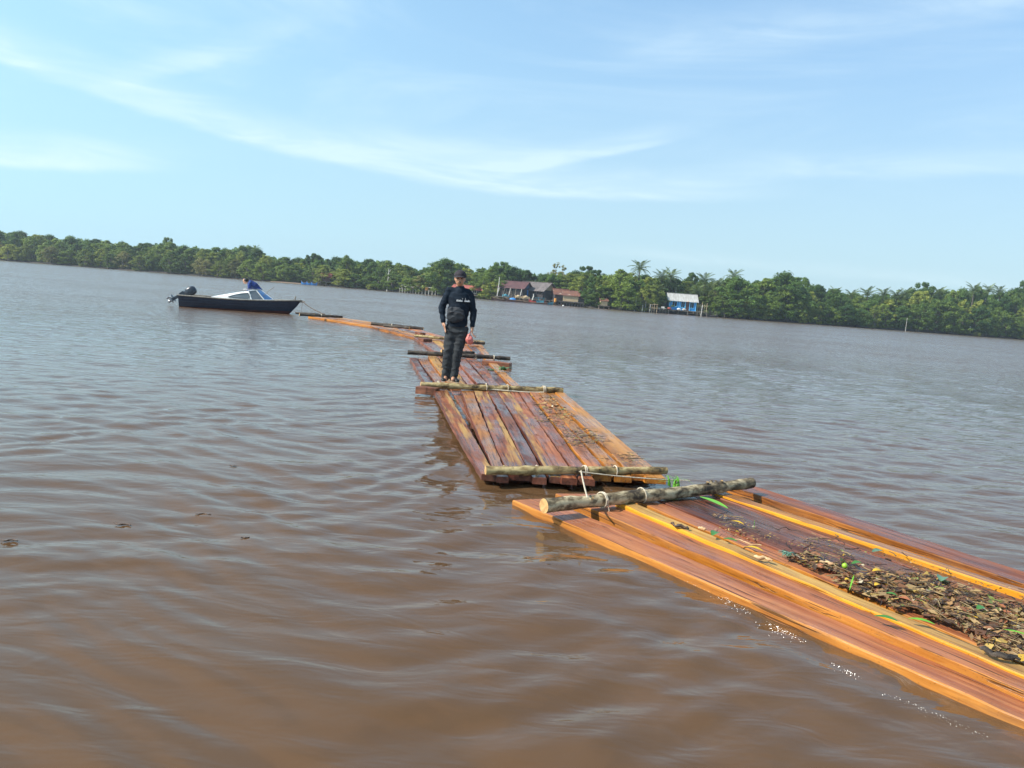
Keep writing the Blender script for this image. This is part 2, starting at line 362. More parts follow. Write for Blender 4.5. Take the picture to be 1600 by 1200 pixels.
MT['leaf_teal'] = simple('waxy_grey_green_leaf', (0.12, 0.22, 0.13), (0.06, 0.14, 0.08), 0.3, 30)
MT['fruit'] = simple('lime_green_fruit', (0.30, 0.48, 0.03), (0.24, 0.40, 0.03), 0.35, 12)
MT['driftwood'] = simple('soaked_driftwood', (0.10, 0.055, 0.03), (0.03, 0.018, 0.012), 0.6, 20, bump=0.004)
MT['chip'] = simple('pale_bark_chip', (0.62, 0.42, 0.22), (0.40, 0.22, 0.10), 0.7, 30)

# ------------------------------------------------------------------ water, silt, bed, land
SHX = [-700, -150, 0, 150, 300, 500, 600, 700, 800, 980, 1100, 1240, 1400, 1600, 1750, 2300]
SHD = [260, 232, 225, 220, 213, 200, 190, 178, 168, 160, 168, 174, 186, 195, 200, 215]
def shoreD(px): return float(np.interp(px, SHX, SHD))
def HOR(px): return 398.3 + 0.0768*px
def shore_pt(px, back=0.0):
    D = shoreD(px) + back
    p = P(px, HOR(px), D); return Vector((p.x, p.y, 0))

def make_water():
    ys = [-60, -30, -15, -8, -4, -2, -0.5, 0.5, 1.1]; y = 1.4
    while y < 60: ys.append(y); y += max(0.022, 0.0062*y)
    while y < 430: ys.append(y); y += 0.02*y
    ys = np.array(ys); nu = 620; u = np.linspace(-1, 1, nu); su = np.sinh(2*u)/math.sinh(2)
    w = 8 + 0.9*np.abs(ys)
    X = w[:, None]*su[None, :]; Y = np.repeat(ys[:, None], nu, 1)
    dy = np.gradient(ys)[:, None]; dx = np.abs(np.gradient(X, axis=1)); res = np.maximum(dy*1.0, dx)
    Z = np.zeros_like(X); r = np.random.default_rng(11)
    # slow warp so crests bend and break up
    wx = X + 0.35*np.sin(0.9*Y+0.5*X+1.0) + 0.22*np.sin(1.7*X-1.1*Y+2) ; wy = Y + 0.30*np.sin(0.8*X+0.35*Y) + 0.16*np.sin(2.1*X+0.6*Y+1)
    for i in range(110):
        lam = 0.13*(1.5/0.13)**(r.random()**0.9)
        th = r.normal(0, 0.52) + 0.0
        k = 2*math.pi/lam; kx, ky = k*math.sin(th), k*math.cos(th)
        slope = 0.0135*(0.62+0.6*math.exp(-(math.log(lam/0.42)/0.55)**2))
        if lam > 0.85: slope *= 0.55
        amp = slope/k*(0.6+0.8*r.random())
        att = np.clip((lam/res - 2.6)/3.0, 0, 1)
        env = 0.75 + 0.55*np.sin(X*r.uniform(-.9, .9)+Y*r.uniform(.1, .9)+r.uniform(0, 6.28))
        ph = kx*wx + ky*wy + r.uniform(0, 6.28)
        s = np.sin(ph); Z += amp*env*att*(s + 0.22*np.cos(2*ph))
    far = np.clip(1-(Y-55)/80, 0, 1); Z *= far
    V = np.stack([X, Y, Z], -1).reshape(-1, 3); ny = len(ys)
    i = np.arange(ny-1)[:, None]*nu + np.arange(nu-1)[None, :]
    F = np.stack([i, i+1, i+nu+1, i+nu], -1).reshape(-1, 4)
    tag(link('water', np_mesh('water', V, F, MT['water'], True)), kind='structure', label='muddy brown river water with small wind ripples')
make_water()
def sheet(name, z, mat, x0, x1, y0, y1):
    b = MB(); b.add([(x0, y0, z), (x1, y0, z), (x1, y1, z), (x0, y1, z)], [(0, 1, 2, 3)]); o = b.build(name, mat)
    return tag(o, kind='structure')
sheet('water_silt', -0.055, MT['silt1'], -60, 60, -10, 70)
sheet('water_silt', -0.13, MT['silt2'], -60, 60, -10, 70)
sheet('river_bed', -0.30, MT['bed'], -420, 420, -60, 430)

def make_land():
    pxs = list(range(-700, 2301, 25)); V = []; F = []
    prof = [(-1.5, -0.5), (0.0, 0.02), (1.6, 0.30), (6, 0.45), (30, 0.6), (400, 0.8)]
    for i, px in enumerate(pxs):
        j = 1.6*mnoise.noise(Vector((px*0.02, 0, 0)))
        for b, z in prof:
            p = shore_pt(px, b+(j if b < 10 else 0)); V.append((p.x, p.y, z))
    n = len(prof)
    for i in range(len(pxs)-1):
        for k in range(n-1): a = i*n+k; F.append((a, a+n, a+n+1, a+1))
    me = bpy.data.meshes.new('far_bank'); me.from_pydata(V, [], F); me.materials.append(MT['mud'])
    tag(link('far_bank', me), kind='structure', label='low dark mud bank under the mangroves')
make_land()

# ------------------------------------------------------------------ timber rafts
TOPS = ['top_red', 'top_orange', 'top_purple', 'top_patch', 'top_dry']
def plank_mesh(L, w0, w1, th, top, side, seed, seg=14, warp=0.022):
    r = random.Random(seed); bv = 0.0045; V = []; F = []; MI = []
    ph = r.uniform(0, 6); sk0 = r.uniform(-.3, .3)*w0; sk1 = r.uniform(-.25, .25)*w1
    for i in range(seg+1):
        t = i/seg; x = L*t; w = (w0+(w1-w0)*t)/2
        cy = warp*math.sin(ph+3.0*t) - warp*math.sin(ph)*(1-t); cz = 0.006*math.sin(ph*2+4*t)
        w *= 1+0.03*math.sin(ph+9*t)
        j0, j1, jz = r.gauss(0, .0022), r.gauss(0, .0022), r.gauss(0, .0012)
        e = bv*r.uniform(0.6, 2.2)
        ring = [(-w, -th), (-w, -e), (-w+e, 0), (w-e, 0), (w, -e), (w, -th)]
        for (yy, zz) in ring:
            xx = x + (sk0*yy/w*0.5 if i == 0 else 0) + (sk1*yy/w*0.5 if i == seg else 0)
            V.append((xx, cy+yy+(j0 if yy < 0 else j1), cz+zz+(jz if zz > -th else 0)))
    for i in range(seg):
        for k in range(6):
            a = i*6+k; b = i*6+(k+1) % 6
            F.append((a, b, b+6, a+6)); MI.append(0 if k in (1, 2, 3) and k == 2 else 1)
    F.append((5, 4, 3, 2, 1, 0)); MI.append(1)
    b = seg*6; F.append((b, b+1, b+2, b+3, b+4, b+5)); MI.append(1)
    me = bpy.data.meshes.new('plank'); me.from_pydata(V, [], F); me.materials.append(MT[top]); me.materials.append(MT[side])
    me.polygons.foreach_set('material_index', MI); me.update(); return me
seedc = [0]
def plank(root, A, B, w0, w1, top='top_red', side='side', th=0.10, label=None, z0=None, z1=None):
    """A, B: world points on the plank's top centre line"""
    seedc[0] += 1
    A = Vector(A); B = Vector(B)
    if z0 is not None: A.z = z0
    if z1 is not None: B.z = z1
    d = B-A; L = d.length; rz = math.atan2(d.y, d.x); ry = -math.asin(d.z/L)
    o = link('plank', plank_mesh(L, w0, w1, th, top, side, seedc[0], seg=max(10, min(46, int(L*7)))), root, A-root.location, (random.uniform(-.02, .02), ry, rz))
    if label: o['label'] = label
    return o
def edge_plank(root, a0, a1, b0, b1, top, side, z=0.06, th=0.10, label=None, dz=0.0, ext0=0.0, ext1=0.0):
    """plank from its photo edges: a0-a1 the two corners at one end, b0-b1 at the other (pixels)"""
    A0, A1, B0, B1 = G(*a0, z), G(*a1, z), G(*b0, z+dz), G(*b1, z+dz)
    A, B = (A0+A1)/2, (B0+B1)/2; d = (B-A).normalized(); n = Vector((-d.y, d.x, 0))
    w0 = abs((A1-A0).dot(n)); w1 = abs((B1-B0).dot(n))
    return plank(root, A-d*ext0, B+d*ext1, w0, w1, top, side, th, label)

def log_mesh(name, L, r_a, r_b, mat, bend=0.02, seed=0, knots=3):
    r = random.Random(seed); n = 14; seg = max(12, int(L/0.08)); b = MB(); pts = []; rad = []
    ph = r.uniform(0, 6)
    for i in range(seg+1):
        t = i/seg; pts.append(Vector((L*t, bend*math.sin(ph+4*t), bend*0.5*math.sin(ph*2+3*t)+bend*.0)))
        q = r_a+(r_b-r_a)*t; q *= 1+0.05*math.sin(ph+17*t)+0.05*r.uniform(-1, 1); rad.append(q)
    b.tube(pts, rad, n, 0, True, 1)
    # uneven bark
    b.v = [tuple(Vector(v)+Vector((0, 0, 1))*0.0+Vector((0, v[1], v[2])).normalized()*0.009*mnoise.noise(Vector(v)*11+Vector((seed, 0, 0)))) for v in b.v]
    for k in range(knots):
        t = r.uniform(.12, .9); a = r.uniform(-1.2, 1.2); p = pts[int(t*seg)]; q = rad[int(t*seg)]
        d = Vector((0, math.sin(a), math.cos(a)))
        b.tube([p+d*q*0.7, p+d*(q*1.35)], [q*0.38, q*0.25], 7, 0, True, 1)
    return b.mesh(name, [MT[mat], MT['cut']], True)
def wrap(log, x, r, turns=2, rr=0.007, mat='rope', tail=0.0, seed=0):
    """rope lashed round a log at local x"""
    rd = random.Random(seed*13+int(x*100)); b = MB(); pts = []; N = 14*turns
    for i in range(N+1):
        a = 2*math.pi*i/14; q = r*1.07+rr
        pts.append(Vector((x+(i/N-.5)*rr*2.3*turns+rd.uniform(-.002, .002), q*math.cos(a), q*math.sin(a))))
    b.tube(pts, rr, 6)
    if tail:
        b.tube([Vector((x, -r*1.1, 0)), Vector((x+.02, -r*1.3, -tail*.4)), Vector((x-.01, -r*1.4, -tail))], rr*0.8, 5)
        b.sphere(Vector((x, -r*1.15, r*.3)), rr*2.1, 8, 6)
    return b.build('rope_lashing', MT[mat], log, True)
def crossbar(root, a, b_, za, zb, ra, rb, mat='bark', laces=(), seed=0, name='crossbar', bend=0.02, knots=3, lmat='rope', rr=0.007, label=None):
    A = G(*a, za); B = G(*b_, zb); d = B-A; L = d.length
    o = link(name, log_mesh(name, L, ra, rb, mat, bend, seed, knots), root, A-root.location, (0, -math.asin(d.z/L), math.atan2(d.y, d.x)))
    for (t, turns, tail) in laces: wrap(o, L*t, ra+(rb-ra)*t, turns, rr, lmat, tail, seed)
    if label: o['label'] = label
    return o

# --- near raft
ra = empty('timber_raft', G(1200, 850, 0))
tag(ra, 'nearest timber raft of submerged orange-edged planks covered with leaf litter, bottom right', 'raft', 'timber rafts tied in a line')
NEAR_END = 4.0
edge_plank(ra, (803, 783), (848, 779), (1600, 1121), (1600, 1094), 'top_red', 'side', 0.042, 0.16, 'outermost plank, waterlogged with a glowing orange edge', ext1=2.6)
edge_plank(ra, (877, 775), (930, 766), (1600, 1080), (1600, 1053), 'top_red', 'side', 0.075, 0.17, ext1=2.6)
edge_plank(ra, (962, 784), (984, 783), (1600, 1052), (1600, 1038), 'top_dry', 'side_yellow', 0.10, 0.12, 'narrow pale yellow dry plank', ext1=2.6)
edge_plank(ra, (986, 780), (1014, 778), (1600, 1037), (1600, 1010), 'top_red', 'side', 0.085, 0.12, ext1=2.6, dz=-.015)
edge_plank(ra, (1000, 771), (1040, 769), (1600, 1010), (1600, 985), 'top_purple', 'side_red', 0.085, 0.12, ext1=2.6)
edge_plank(ra, (1015, 764), (1058, 765), (1600, 985), (1600, 966), 'top_purple', 'side_red', 0.09, 0.12, ext1=2.6)
edge_plank(ra, (1035, 757), (1085, 764), (1600, 966), (1600, 949), 'top_purple', 'side_red', 0.085, 0.12, ext1=2.6)
edge_plank(ra, (1060, 755), (1115, 765), (1600, 949), (1600, 934), 'top_purple', 'side_red', 0.08, 0.12, ext1=2.6)
edge_plank(ra, (1117, 770), (1128, 766), (1600, 928), (1600, 921), 'top_orange', 'side_yellow', 0.10, 0.13, 'plank with a bright golden yellow edge', ext1=2.6)
edge_plank(ra, (1130, 757), (1170, 757), (1600, 912), (1600, 893), 'top_red', 'side', 0.05, 0.16, 'outer far side plank', ext1=2.6)
log1 = crossbar(ra, (852, 792), (1172, 753), 0.14, 0.16, 0.050, 0.045, 'bark', [(0.24, 2, 0.16), (0.42, 1, 0)], 3, bend=0.02, knots=6, rr=0.0055,
                label='lichen-spotted pole lashed across the raft end')

# --- second raft
rb_ = empty('timber_raft', G(850, 680, 0))
tag(rb_, 'second timber raft of reddish planks, just beyond the nearest raft', 'raft', 'timber rafts tied in a line')
top2 = [(674, 697, 'top_patch', 'side_red'), (719, 737.5, 'top_orange', 'side_red'), (738, 758.5, 'top_patch', 'side_red'), (759, 773, 'top_purple', 'side_red'),
        (774, 794, 'top_patch', 'side_red'), (795, 808, 'top_red', 'side_red'), (809, 824, 'top_red', 'side_red'), (825, 838, 'top_red', 'side'), (839, 852, 'top_orange', 'side'),
        (853, 865, 'top_orange', 'side'), (866, 880, 'top_orange', 'side')]
bot2 = [(755, 778), (778.5, 797), (798, 833.5), (834, 856), (857, 881.5), (882, 906.5), (907, 930.5), (931, 958), (959, 983.5), (984, 1011), (1012, 1043)]
for i, ((a, b, tm, sm), (c, d)) in enumerate(zip(top2, bot2)):
    ys0 = 603+0.045*(a-674); yb = 746+0.0*(c-755)
    edge_plank(rb_, (a, ys0), (b, ys0+1), (c, yb+(e_ := random.uniform(-5, 3))), (d, yb+e_), tm, sm, 0.088+0.003*i, 0.055,
               'edge plank with a pale dry patch at its far end' if i == 0 else None)
# second layer of timbers underneath
for s0, s1 in ((0.03, 0.20), (0.40, 0.58), (0.72, 0.98)):
    A0, A1, B0, B1 = G(690, 606, .02), G(872, 614, .02), G(766, 747, .02), G(1036, 748, .02)
    plank(rb_, A0.lerp(A1, (s0+s1)/2), B0.lerp(B1, (s0+s1)/2), .18*(s1-s0)/.17, .2*(s1-s0)/.17, 'top_purple', 'side_red', .10)
crossbar(rb_, (758, 736), (1043, 735), 0.128, 0.150, 0.038, 0.034, 'bark_tan', [(0.27, 1, 0.0), (0.53, 2, 0.0), (0.70, 1, 0.0)], 5, bend=0.018, rr=0.006, label='pole across the near end with a pale cut left end')
crossbar(rb_, (657, 600), (880, 610), 0.15, 0.155, 0.045, 0.045, 'bark_tan', [(0.12, 2, 0.0), (0.45, 1, 0), (0.60, 1, 0), (0.86, 3, 0)], 6, bend=0.03, label='long tan pole across the far end under the man')

def quad_raft(nm_label, fl, fr, nl, nr, n, mats, z, logs, seed, gaps=(), th=0.08, side='side_red', zvar=0.015):
    """raft from its four photo corners (far left, far right, near left, near right)"""
    r = random.Random(seed); c = G((fl[0]+nr[0])/2, (fl[1]+nr[1])/2, 0)
    root = empty('timber_raft', c); tag(root, nm_label, 'raft', 'timber rafts tied in a line')
    cuts = [0]+[0]*n; acc = 0
    for i in range(n): acc += r.uniform(0.7, 1.3); cuts[i+1] = acc
    cuts = [v/acc for v in cuts]
    FL, FR, NL, NR = G(*fl, z), G(*fr, z), G(*nl, z), G(*nr, z)
    for i in range(n):
        if i in gaps: continue
        s0, s1 = cuts[i]+0.006, cuts[i+1]-0.006; e0 = r.uniform(-.03, .03); e1 = r.uniform(-.03, .03)
        A = FL.lerp(FR, (s0+s1)/2); B = NL.lerp(NR, (s0+s1)/2); d = (B-A); nn = Vector((-d.y, d.x, 0)).normalized()
        w0 = abs((FR-FL).dot(nn))*(s1-s0); w1 = abs((NR-NL).dot(nn))*(s1-s0)
        dzz = r.uniform(-zvar, zvar); A = A+d*e0; B = B+d*e1; A.z += dzz; B.z += dzz
        plank(root, A, B, w0, w1, mats[i % len(mats)], side if r.random() < .6 else 'side', th)
    for lg in logs: crossbar(root, *lg)
    return root
# --- third raft (behind the man)
r3 = quad_raft('third timber raft, just behind the standing man, with yellow planks at left', (640, 558), (768, 560), (668, 601), (812, 603), 9,
          ['top_purple', 'top_orange', 'top_dry', 'top_dry', 'top_red', 'top_purple', 'top_red', 'top_purple', 'top_orange'], 0.065,
          [((637, 550), (797, 561), 0.16, 0.15, 0.05, 0.045, 'bark_dark', [(0.5, 3, 0), (0.66, 4, 0.05), (0.84, 2, 0)], 9)], 21, gaps=(), zvar=0.03)
def beam(root, a, b_, z, w, th, top='top_purple', side='top_purple'):
    A, B = G(*a, z), G(*b_, z); return plank(root, A, B, w, w, top, side, th)
beam(r3, (652, 603), (684, 606), 0.13, 0.16, 0.11); beam(r3, (756, 563), (798, 567), 0.13, 0.18, 0.13)
# --- fourth raft
r4 = quad_raft('fourth timber raft with grey and yellow planks, beyond the long dark cross pole', (646, 527), (752, 536), (690, 556), (772, 560), 6,
          ['top_purple', 'top_dry', 'top_dry', 'top_red', 'top_purple', 'top_orange'], 0.06,
          [((648, 525), (757, 535), 0.16, 0.15, 0.045, 0.04, 'bark_tan', [(0.5, 2, 0)], 10), ((700, 532), (758, 537), 0.17, 0.16, 0.05, 0.045, 'bark_dark', [], 12),
           ((690, 549), (740, 551), 0.20, 0.19, 0.04, 0.04, 'bark_dark', [], 13)], 22)
beam(r4, (660, 528), (668, 529.5), 0.15, 0.30, 0.14)
# --- fifth raft
r5 = quad_raft('fifth timber raft, narrow, with a long orange plank along its left side', (578, 509), (650, 513), (648, 527), (754, 543), 5,
          ['top_orange', 'top_orange', 'top_purple', 'top_red', 'top_red'], 0.075,
          [((580, 506), (662, 513), 0.20, 0.20, 0.05, 0.05, 'bark_dark', [(0.4, 3, 0)], 14), ((600, 508.5), (640, 513), 0.22, 0.22, 0.04, 0.04, 'bark_dark', [], 15)], 23, side='side')
beam(r5, (653, 519), (663, 519.5), 0.20, 0.35, 0.2)
# --- sixth raft
r6 = quad_raft('farthest timber raft, a thin orange line of planks running from the boat bow', (484, 494), (520, 494.5), (583, 509), (646, 513), 4,
          ['top_orange', 'top_orange', 'top_dry', 'top_orange'], 0.09,
          [((468, 491), (535, 495.5), 0.20, 0.18, 0.055, 0.05, 'bark_dark', [(0.5, 3, 0)], 16), ((462, 489), (508, 492.5), 0.22, 0.22, 0.04, 0.035, 'bark_dark', [], 17)], 24, side='side')

def rope_line(name, pts, r, mat, label, sag=0.0, cat='rope'):
    """rope through world points with sag"""
    out = []
    for a, b in zip(pts[:-1], pts[1:]):
        for i in range(12):
            t = i/12; p = a.lerp(b, t); p.z -= sag*4*t*(1-t); out.append(p)
    out.append(pts[-1]); b = MB(); o0 = Vector(pts[0]); b.tube([p-o0 for p in out], r, 7)
    return tag(b.build(name, MT[mat], None, True, loc=o0), label, cat)
rope_line('rope', [G(908, 736, 0.20), G(918, 778, 0.23)], 0.0065, 'rope', 'short white rope dropping from the second raft pole to the near raft pole', 0.01)
rope_line('rope', [G(905, 737, 0.20), G(1078, 751, 0.14)], 0.005, 'rope', 'long thin white rope running right from the second raft pole to the grass tuft', 0.012)
rope_line('rope', [P(735, 604, 11.8)*1.0, P(800, 611, 11.9), P(850, 613, 12.0)], 0.012, 'rope', 'loose pale rope lying under the tan pole by the man', 0.01)

# ------------------------------------------------------------------ leaf litter and bits on the rafts
def leaf_shapes(n, pts, zf, smin, smax, pal, seed, flat=0.2, elong=2.2):
    r = np.random.default_rng(seed); n = len(pts)
    Lx = smin+(smax-smin)*r.random(n)**2.4; Wd = Lx/r.uniform(1.3, elong*1.8, n)
    yaw = r.uniform(0, 2*np.pi, n); pit = r.normal(0, flat, n); rol = r.normal(0, flat*1.5, n)
    # 6-vertex folded leaf: tip, two sides, tail, mid spine
    base = np.array([(-.5, 0, 0), (-.1, -.5, .12), (.5, 0, .02), (-.1, .5, .12)])
    V = np.repeat(base[None], n, 0); V[:, :, 0] *= Lx[:, None]; V[:, :, 1] *= Wd[:, None]; V[:, :, 2] *= Wd[:, None]
    def rot(V, a, i, j):
        c, s = np.cos(a)[:, None], np.sin(a)[:, None]; A, B = V[:, :, i].copy(), V[:, :, j].copy()
        V[:, :, i] = c*A-s*B; V[:, :, j] = s*A+c*B
    rot(V, pit, 0, 2); rot(V, rol, 1, 2); rot(V, yaw, 0, 1)
    V[:, :, :] += np.stack([pts[:, 0], pts[:, 1], zf+Lx*0.06+r.random(n)*0.010], -1)[:, None]
    F = np.stack([np.array([(0, 1, 2), (0, 2, 3)])+4*i for i in range(n)]).reshape(-1, 3)
    pi = r.choice(len(pal), n, p=np.array([p[3] for p in pal])/sum(p[3] for p in pal)); C = np.array([p[:3] for p in pal])[pi]*r.uniform(.6, 1.3, (n, 1))
    return V.reshape(-1, 3), F, np.repeat(C, 4, 0)
PAL = [(0.20, 0.085, 0.035, 6), (0.07, 0.037, 0.018, 3.5), (0.30, 0.165, 0.060, 5), (0.40, 0.26, 0.11, 4.5), (0.44, 0.29, 0.07, 2), (0.20, 0.24, 0.05, 1.2), (0.50, 0.30, 0.03, .5), (0.48, 0.40, 0.26, .5), (0.30, 0.10, 0.04, 1.5)]
def twigs(pts, zf, lmin, lmax, seed):
    r = random.Random(seed); V = []; F = []; C = []
    for x, y in pts:
        L = r.uniform(lmin, lmax); a = r.uniform(0, math.pi*2); w = r.uniform(.0012, .0035); z = zf+r.uniform(.006, .03)
        c = r.choice([(.06, .035, .02), (.18, .11, .05), (.35, .25, .12), (.03, .02, .015)])
        d = Vector((math.cos(a), math.sin(a), r.uniform(-.12, .12))); p = Vector((x, y, z)); n_ = Vector((-d.y, d.x, 0)).normalized()*w
        m_ = p+d*L*.5+n_*r.uniform(-6, 6); e = p+d*L; up = Vector((0, 0, w*1.6)); b = len(V)
        for q in (p, m_, e): V += [q-n_, q+n_, q+up]
        for k in (0, 3):
            for (i, j) in ((0, 1), (1, 2), (2, 0)): F.append((b+k+i, b+k+j, b+k+3+j)); F.append((b+k+i, b+k+3+j, b+k+3+i))
        C += [c]*9
    return np.array(V), np.array(F), np.array(C)
def litter(name, poly_fn, n, z, label, seed, smin=.010, smax=.085, ntw=300):
    r = np.random.default_rng(seed); pts = poly_fn(n, r); tp = poly_fn(ntw, r)
    V, F, C = leaf_shapes(n, pts, z, smin, smax, PAL, seed); V2, F2, C2 = twigs(tp, z, .03, .13, seed)
    me = np_mesh(name, np.concatenate([V, V2]), np.concatenate([F, F2+len(V)]), MT['litter'], False, np.concatenate([C, C2]))
    return tag(link(name, me), label, 'debris', kind='stuff')
def px_region(quad, z, power=1.0, thr=None, freq=2.5):
    """random points in the world quad under four photo corners a,b,c,d (a-b one end, d-c the other); s across, t along"""
    A, B, C_, D = [G(*p, z) for p in quad]
    def fn(n, r):
        out = []
        while len(out) < n:
            s, t = r.random(), r.random()**power; p = A.lerp(B, s).lerp(D.lerp(C_, s), t)
            edge = 1-abs(2*s-1)**2*(0.62)+0.22*mnoise.noise(Vector((p.x*5, p.y*5, 7)))
            nz = mnoise.noise(Vector((p.x*freq, p.y*freq, 3.0)))*0.5+0.5+0.15*mnoise.noise(Vector((p.x*9, p.y*9, 1)))
            if thr is not None and nz*edge < thr*(1-0.55*t): continue
            out.append((p.x, p.y))
        return np.array(out)
    return fn
litter('leaf_litter', px_region([(1105, 838), (1180, 815), (1600, 940), (1600, 1040)], 0.10, 0.72, 0.60), 4700, 0.098, 'thick brown leaf litter and twigs heaped along the near raft', 5, ntw=230)
litter('leaf_litter', px_region([(1060, 812), (1150, 800), (1600, 925), (1600, 1036)], 0.10, 1.0, 0.50, 4), 1500, 0.10, 'thin scatter of leaf bits over the near raft dark planks', 6, .01, .035, 90)
litter('leaf_litter', px_region([(822, 614), (862, 616), (905, 655), (850, 658)], 0.15, 1.0, 0.42), 330, 0.15, 'heap of dry leaves at the far right of the second raft', 7, .03, .10, 40)
litter('leaf_litter', px_region([(785, 645), (900, 655), (1015, 722), (930, 722)], 0.15, 1.0, 0.55, 1.6), 420, 0.147, 'scattered leaves and twigs trailing across the middle of the second raft', 8, .02, .07, 160)
litter('leaf_litter', px_region([(722, 572), (800, 574), (812, 588), (740, 592)], 0.11, 1.0, 0.42, 2), 160, 0.11, 'thin leaf scatter on the third raft', 9, .03, .08, 25)

def leaf_obj(name, px, py, z, L, Wd, yaw, mat, label, curl=0.2, cat='leaf', pitch=0.0, nx=6):
    """one broad leaf: pointed oval with thickness-giving fold"""
    b = MB(); V = []; F = []
    for i in range(nx+1):
        t = i/nx; w = Wd*math.sin(math.pi*min(1, max(.04, t*.96+.02)))**0.7*.5; x = L*(t-.5); zz = curl*L*.25*math.sin(math.pi*t)
        V += [(x, -w, zz+w*.35), (x, 0, zz), (x, w, zz+w*.35)]
    for i in range(nx):
        a = i*3; F += [(a, a+3, a+4, a+1), (a+1, a+4, a+5, a+2)]
    b.add(V, F); me = b.mesh(name, MT[mat], True)
    o = link(name, me, None, G(px, py, z), (0, pitch, yaw)); return tag(o, label, cat)
LG = 'fallen leaves lying on the near raft'
for (px, py, L, w, yw, mt, lb, cu) in [
    (1117, 834, .11, .055, 1.0, 'leaf_green', 'round green leaf nearest the left end of the leaf litter', .3),
    (1141, 844, .09, .04, -.4, 'leaf_green', 'small dark green leaf right of the round green one', .2),
    (1152, 817, .10, .03, -.7, 'leaf_yellow', 'lone yellow-green leaf on the bare dark planks', .3),
    (1178, 858, .12, .035, -.6, 'leaf_yellow', 'long yellow leaf beside the bark chips', .3),
    (1372, 862, .09, .05, .3, 'leaf_teal', 'grey-green leaf lying against the golden plank', .3),
    (1340, 881, .08, .04, .2, 'leaf_green', 'curled green leaf near the lime green fruit', .4),
    (1371, 893, .06, .04, 0, 'leaf_yellow', 'small yellow leaf right of the lime green fruit', .5),
    (1371, 914, .05, .03, .5, 'leaf_yellow', 'orange-yellow leaf in the middle of the litter', .4),
    (1324, 906, .03, .03, 0, 'leaf_yellow', 'tiny yellow petal left of the grass blade', .4),
    (1393, 929, .06, .03, -.5, 'leaf_green', 'small bright leaf below the orange-yellow leaf', .3),
    (1472, 905, .09, .06, .9, 'leaf_teal', 'upturned grey-green leaf at the upper edge of the litter', .5),
    (1385, 967, .11, .04, -.5, 'leaf_green', 'dark green leaf lying across the pale yellow plank', .2),
    (1440, 971, .12, .03, -.45, 'leaf_bright', 'narrow pale green leaf right of the pale yellow plank', .2),
    (1534, 951, .07, .045, .4, 'leaf_green', 'oval green leaf at the right of the thick litter', .3),
    (1590, 989, .12, .02, -.6, 'leaf_bright', 'narrow green blade at the right edge of the photo', .1)]:
    tag(leaf_obj('leaf', px, py, 0.128, L, w, yw, mt, lb, cu), group=LG)
_a, _b = G(1093, 773, .15), G(1136, 797, .12)
leaf_obj('palm_leaf_strip', 1114.5, 785, 0.135, (_b-_a).length, .06, math.atan2((_b-_a).y, (_b-_a).x), 'leaf_bright', 'bright green strip of palm leaf poking from under the pole', .03, nx=8)
leaf_obj('green_stalk', 1331, 910, 0.16, .12, .008, 1.0, 'leaf_bright', 'thin upright green blade stuck in the litter', .2, pitch=-.5)
b = MB(); b.sphere((0, 0, 0), .017, 14, 10); b.sphere((0, 0, .016), .004, 6, 4)
tag(b.build('fruit', MT['fruit'], None, True, loc=G(1320, 884, .135)), 'small round lime green fruit in the leaf litter', 'fruit')
# clump of moss-like weed
def tuft(name, loc, n, h, spread, mat, label, seed, w=.006, droop=.5, cat='plant'):
    r = random.Random(seed); b = MB()
    for i in range(n):
        a = r.uniform(0, 2*math.pi); hh = h*r.uniform(.5, 1.1); sp = spread*r.uniform(.3, 1); p0 = Vector((r.gauss(0, spread*.12), r.gauss(0, spread*.12), 0))
        dr = Vector((math.cos(a), math.sin(a), 0)); sd = Vector((-dr.y, dr.x, 0)); V = []
        for k in range(6):
            t = k/5; p = p0+dr*sp*t*t+Vector((0, 0, hh*(t-droop*t**3))); ww = w*(1-t*.85)
            V += [p-sd*ww, p+sd*ww]
        b.add(V, [(2*k, 2*k+1, 2*k+3, 2*k+2) for k in range(5)])
    return tag(b.build(name, MT[mat], None, True, loc=loc), label, cat)
tuft('grass_tuft', G(1054, 762, .10), 16, .20, .17, 'leaf_bright', 'tuft of long green grass between the two nearest rafts', 4, .009, .7)
tuft('water_weed', G(1229, 866, .11), 46, .035, .07, 'leaf_teal', 'dark green weed clump among the leaf litter', 6, .01, .8)
tuft('green_sprig', G(786, 578, .12), 40, .12, .22, 'leaf_green', 'green leafy sprig at the right side of the third raft', 7, .02, .5)
tuft('green_sprig', G(768, 579, .12), 14, .07, .22, 'leaf_green', 'small green sprig left of the bigger one on the third raft', 17, .014, .6)
tuft('seedling', G(1178, 826, .11), 3, .07, .015, 'leaf_bright', 'tiny grass sprout on the bare dark planks', 8, .002, .2)
def chunk(name, px, py, z, L, w, h, yaw, mat, label, seed, cat='wood piece'):
    r = random.Random(seed); b = MB(); n = 9; pts = [Vector((L*(i/n-.5), .1*L*math.sin(i*.9+seed), h*.3*math.sin(i*1.7))) for i in range(n+1)]
    b.tube(pts, [w*(.5+.5*math.sin(math.pi*(i+.6)/(n+1.2)))*r.uniform(.6, 1.2) for i in range(n+1)], 7)
    return tag(b.build(name, MT[mat], None, True, loc=G(px, py, z), rot=(0, 0, yaw)), label, cat)
chunk('driftwood', 1562, 1023, .125, .16, .016, .02, -.6, 'bark_dark', 'black charred stick near the right edge of the litter', 1)
chunk('driftwood', 1062, 822, .115, .14, .012, .02, -.7, 'driftwood', 'dark broken bark piece at the left start of the litter', 2)
chunk('bark_chip', 1193, 872, .125, .11, .014, .01, -.5, 'chip', 'pale curled bark chip below the yellow leaf', 3)
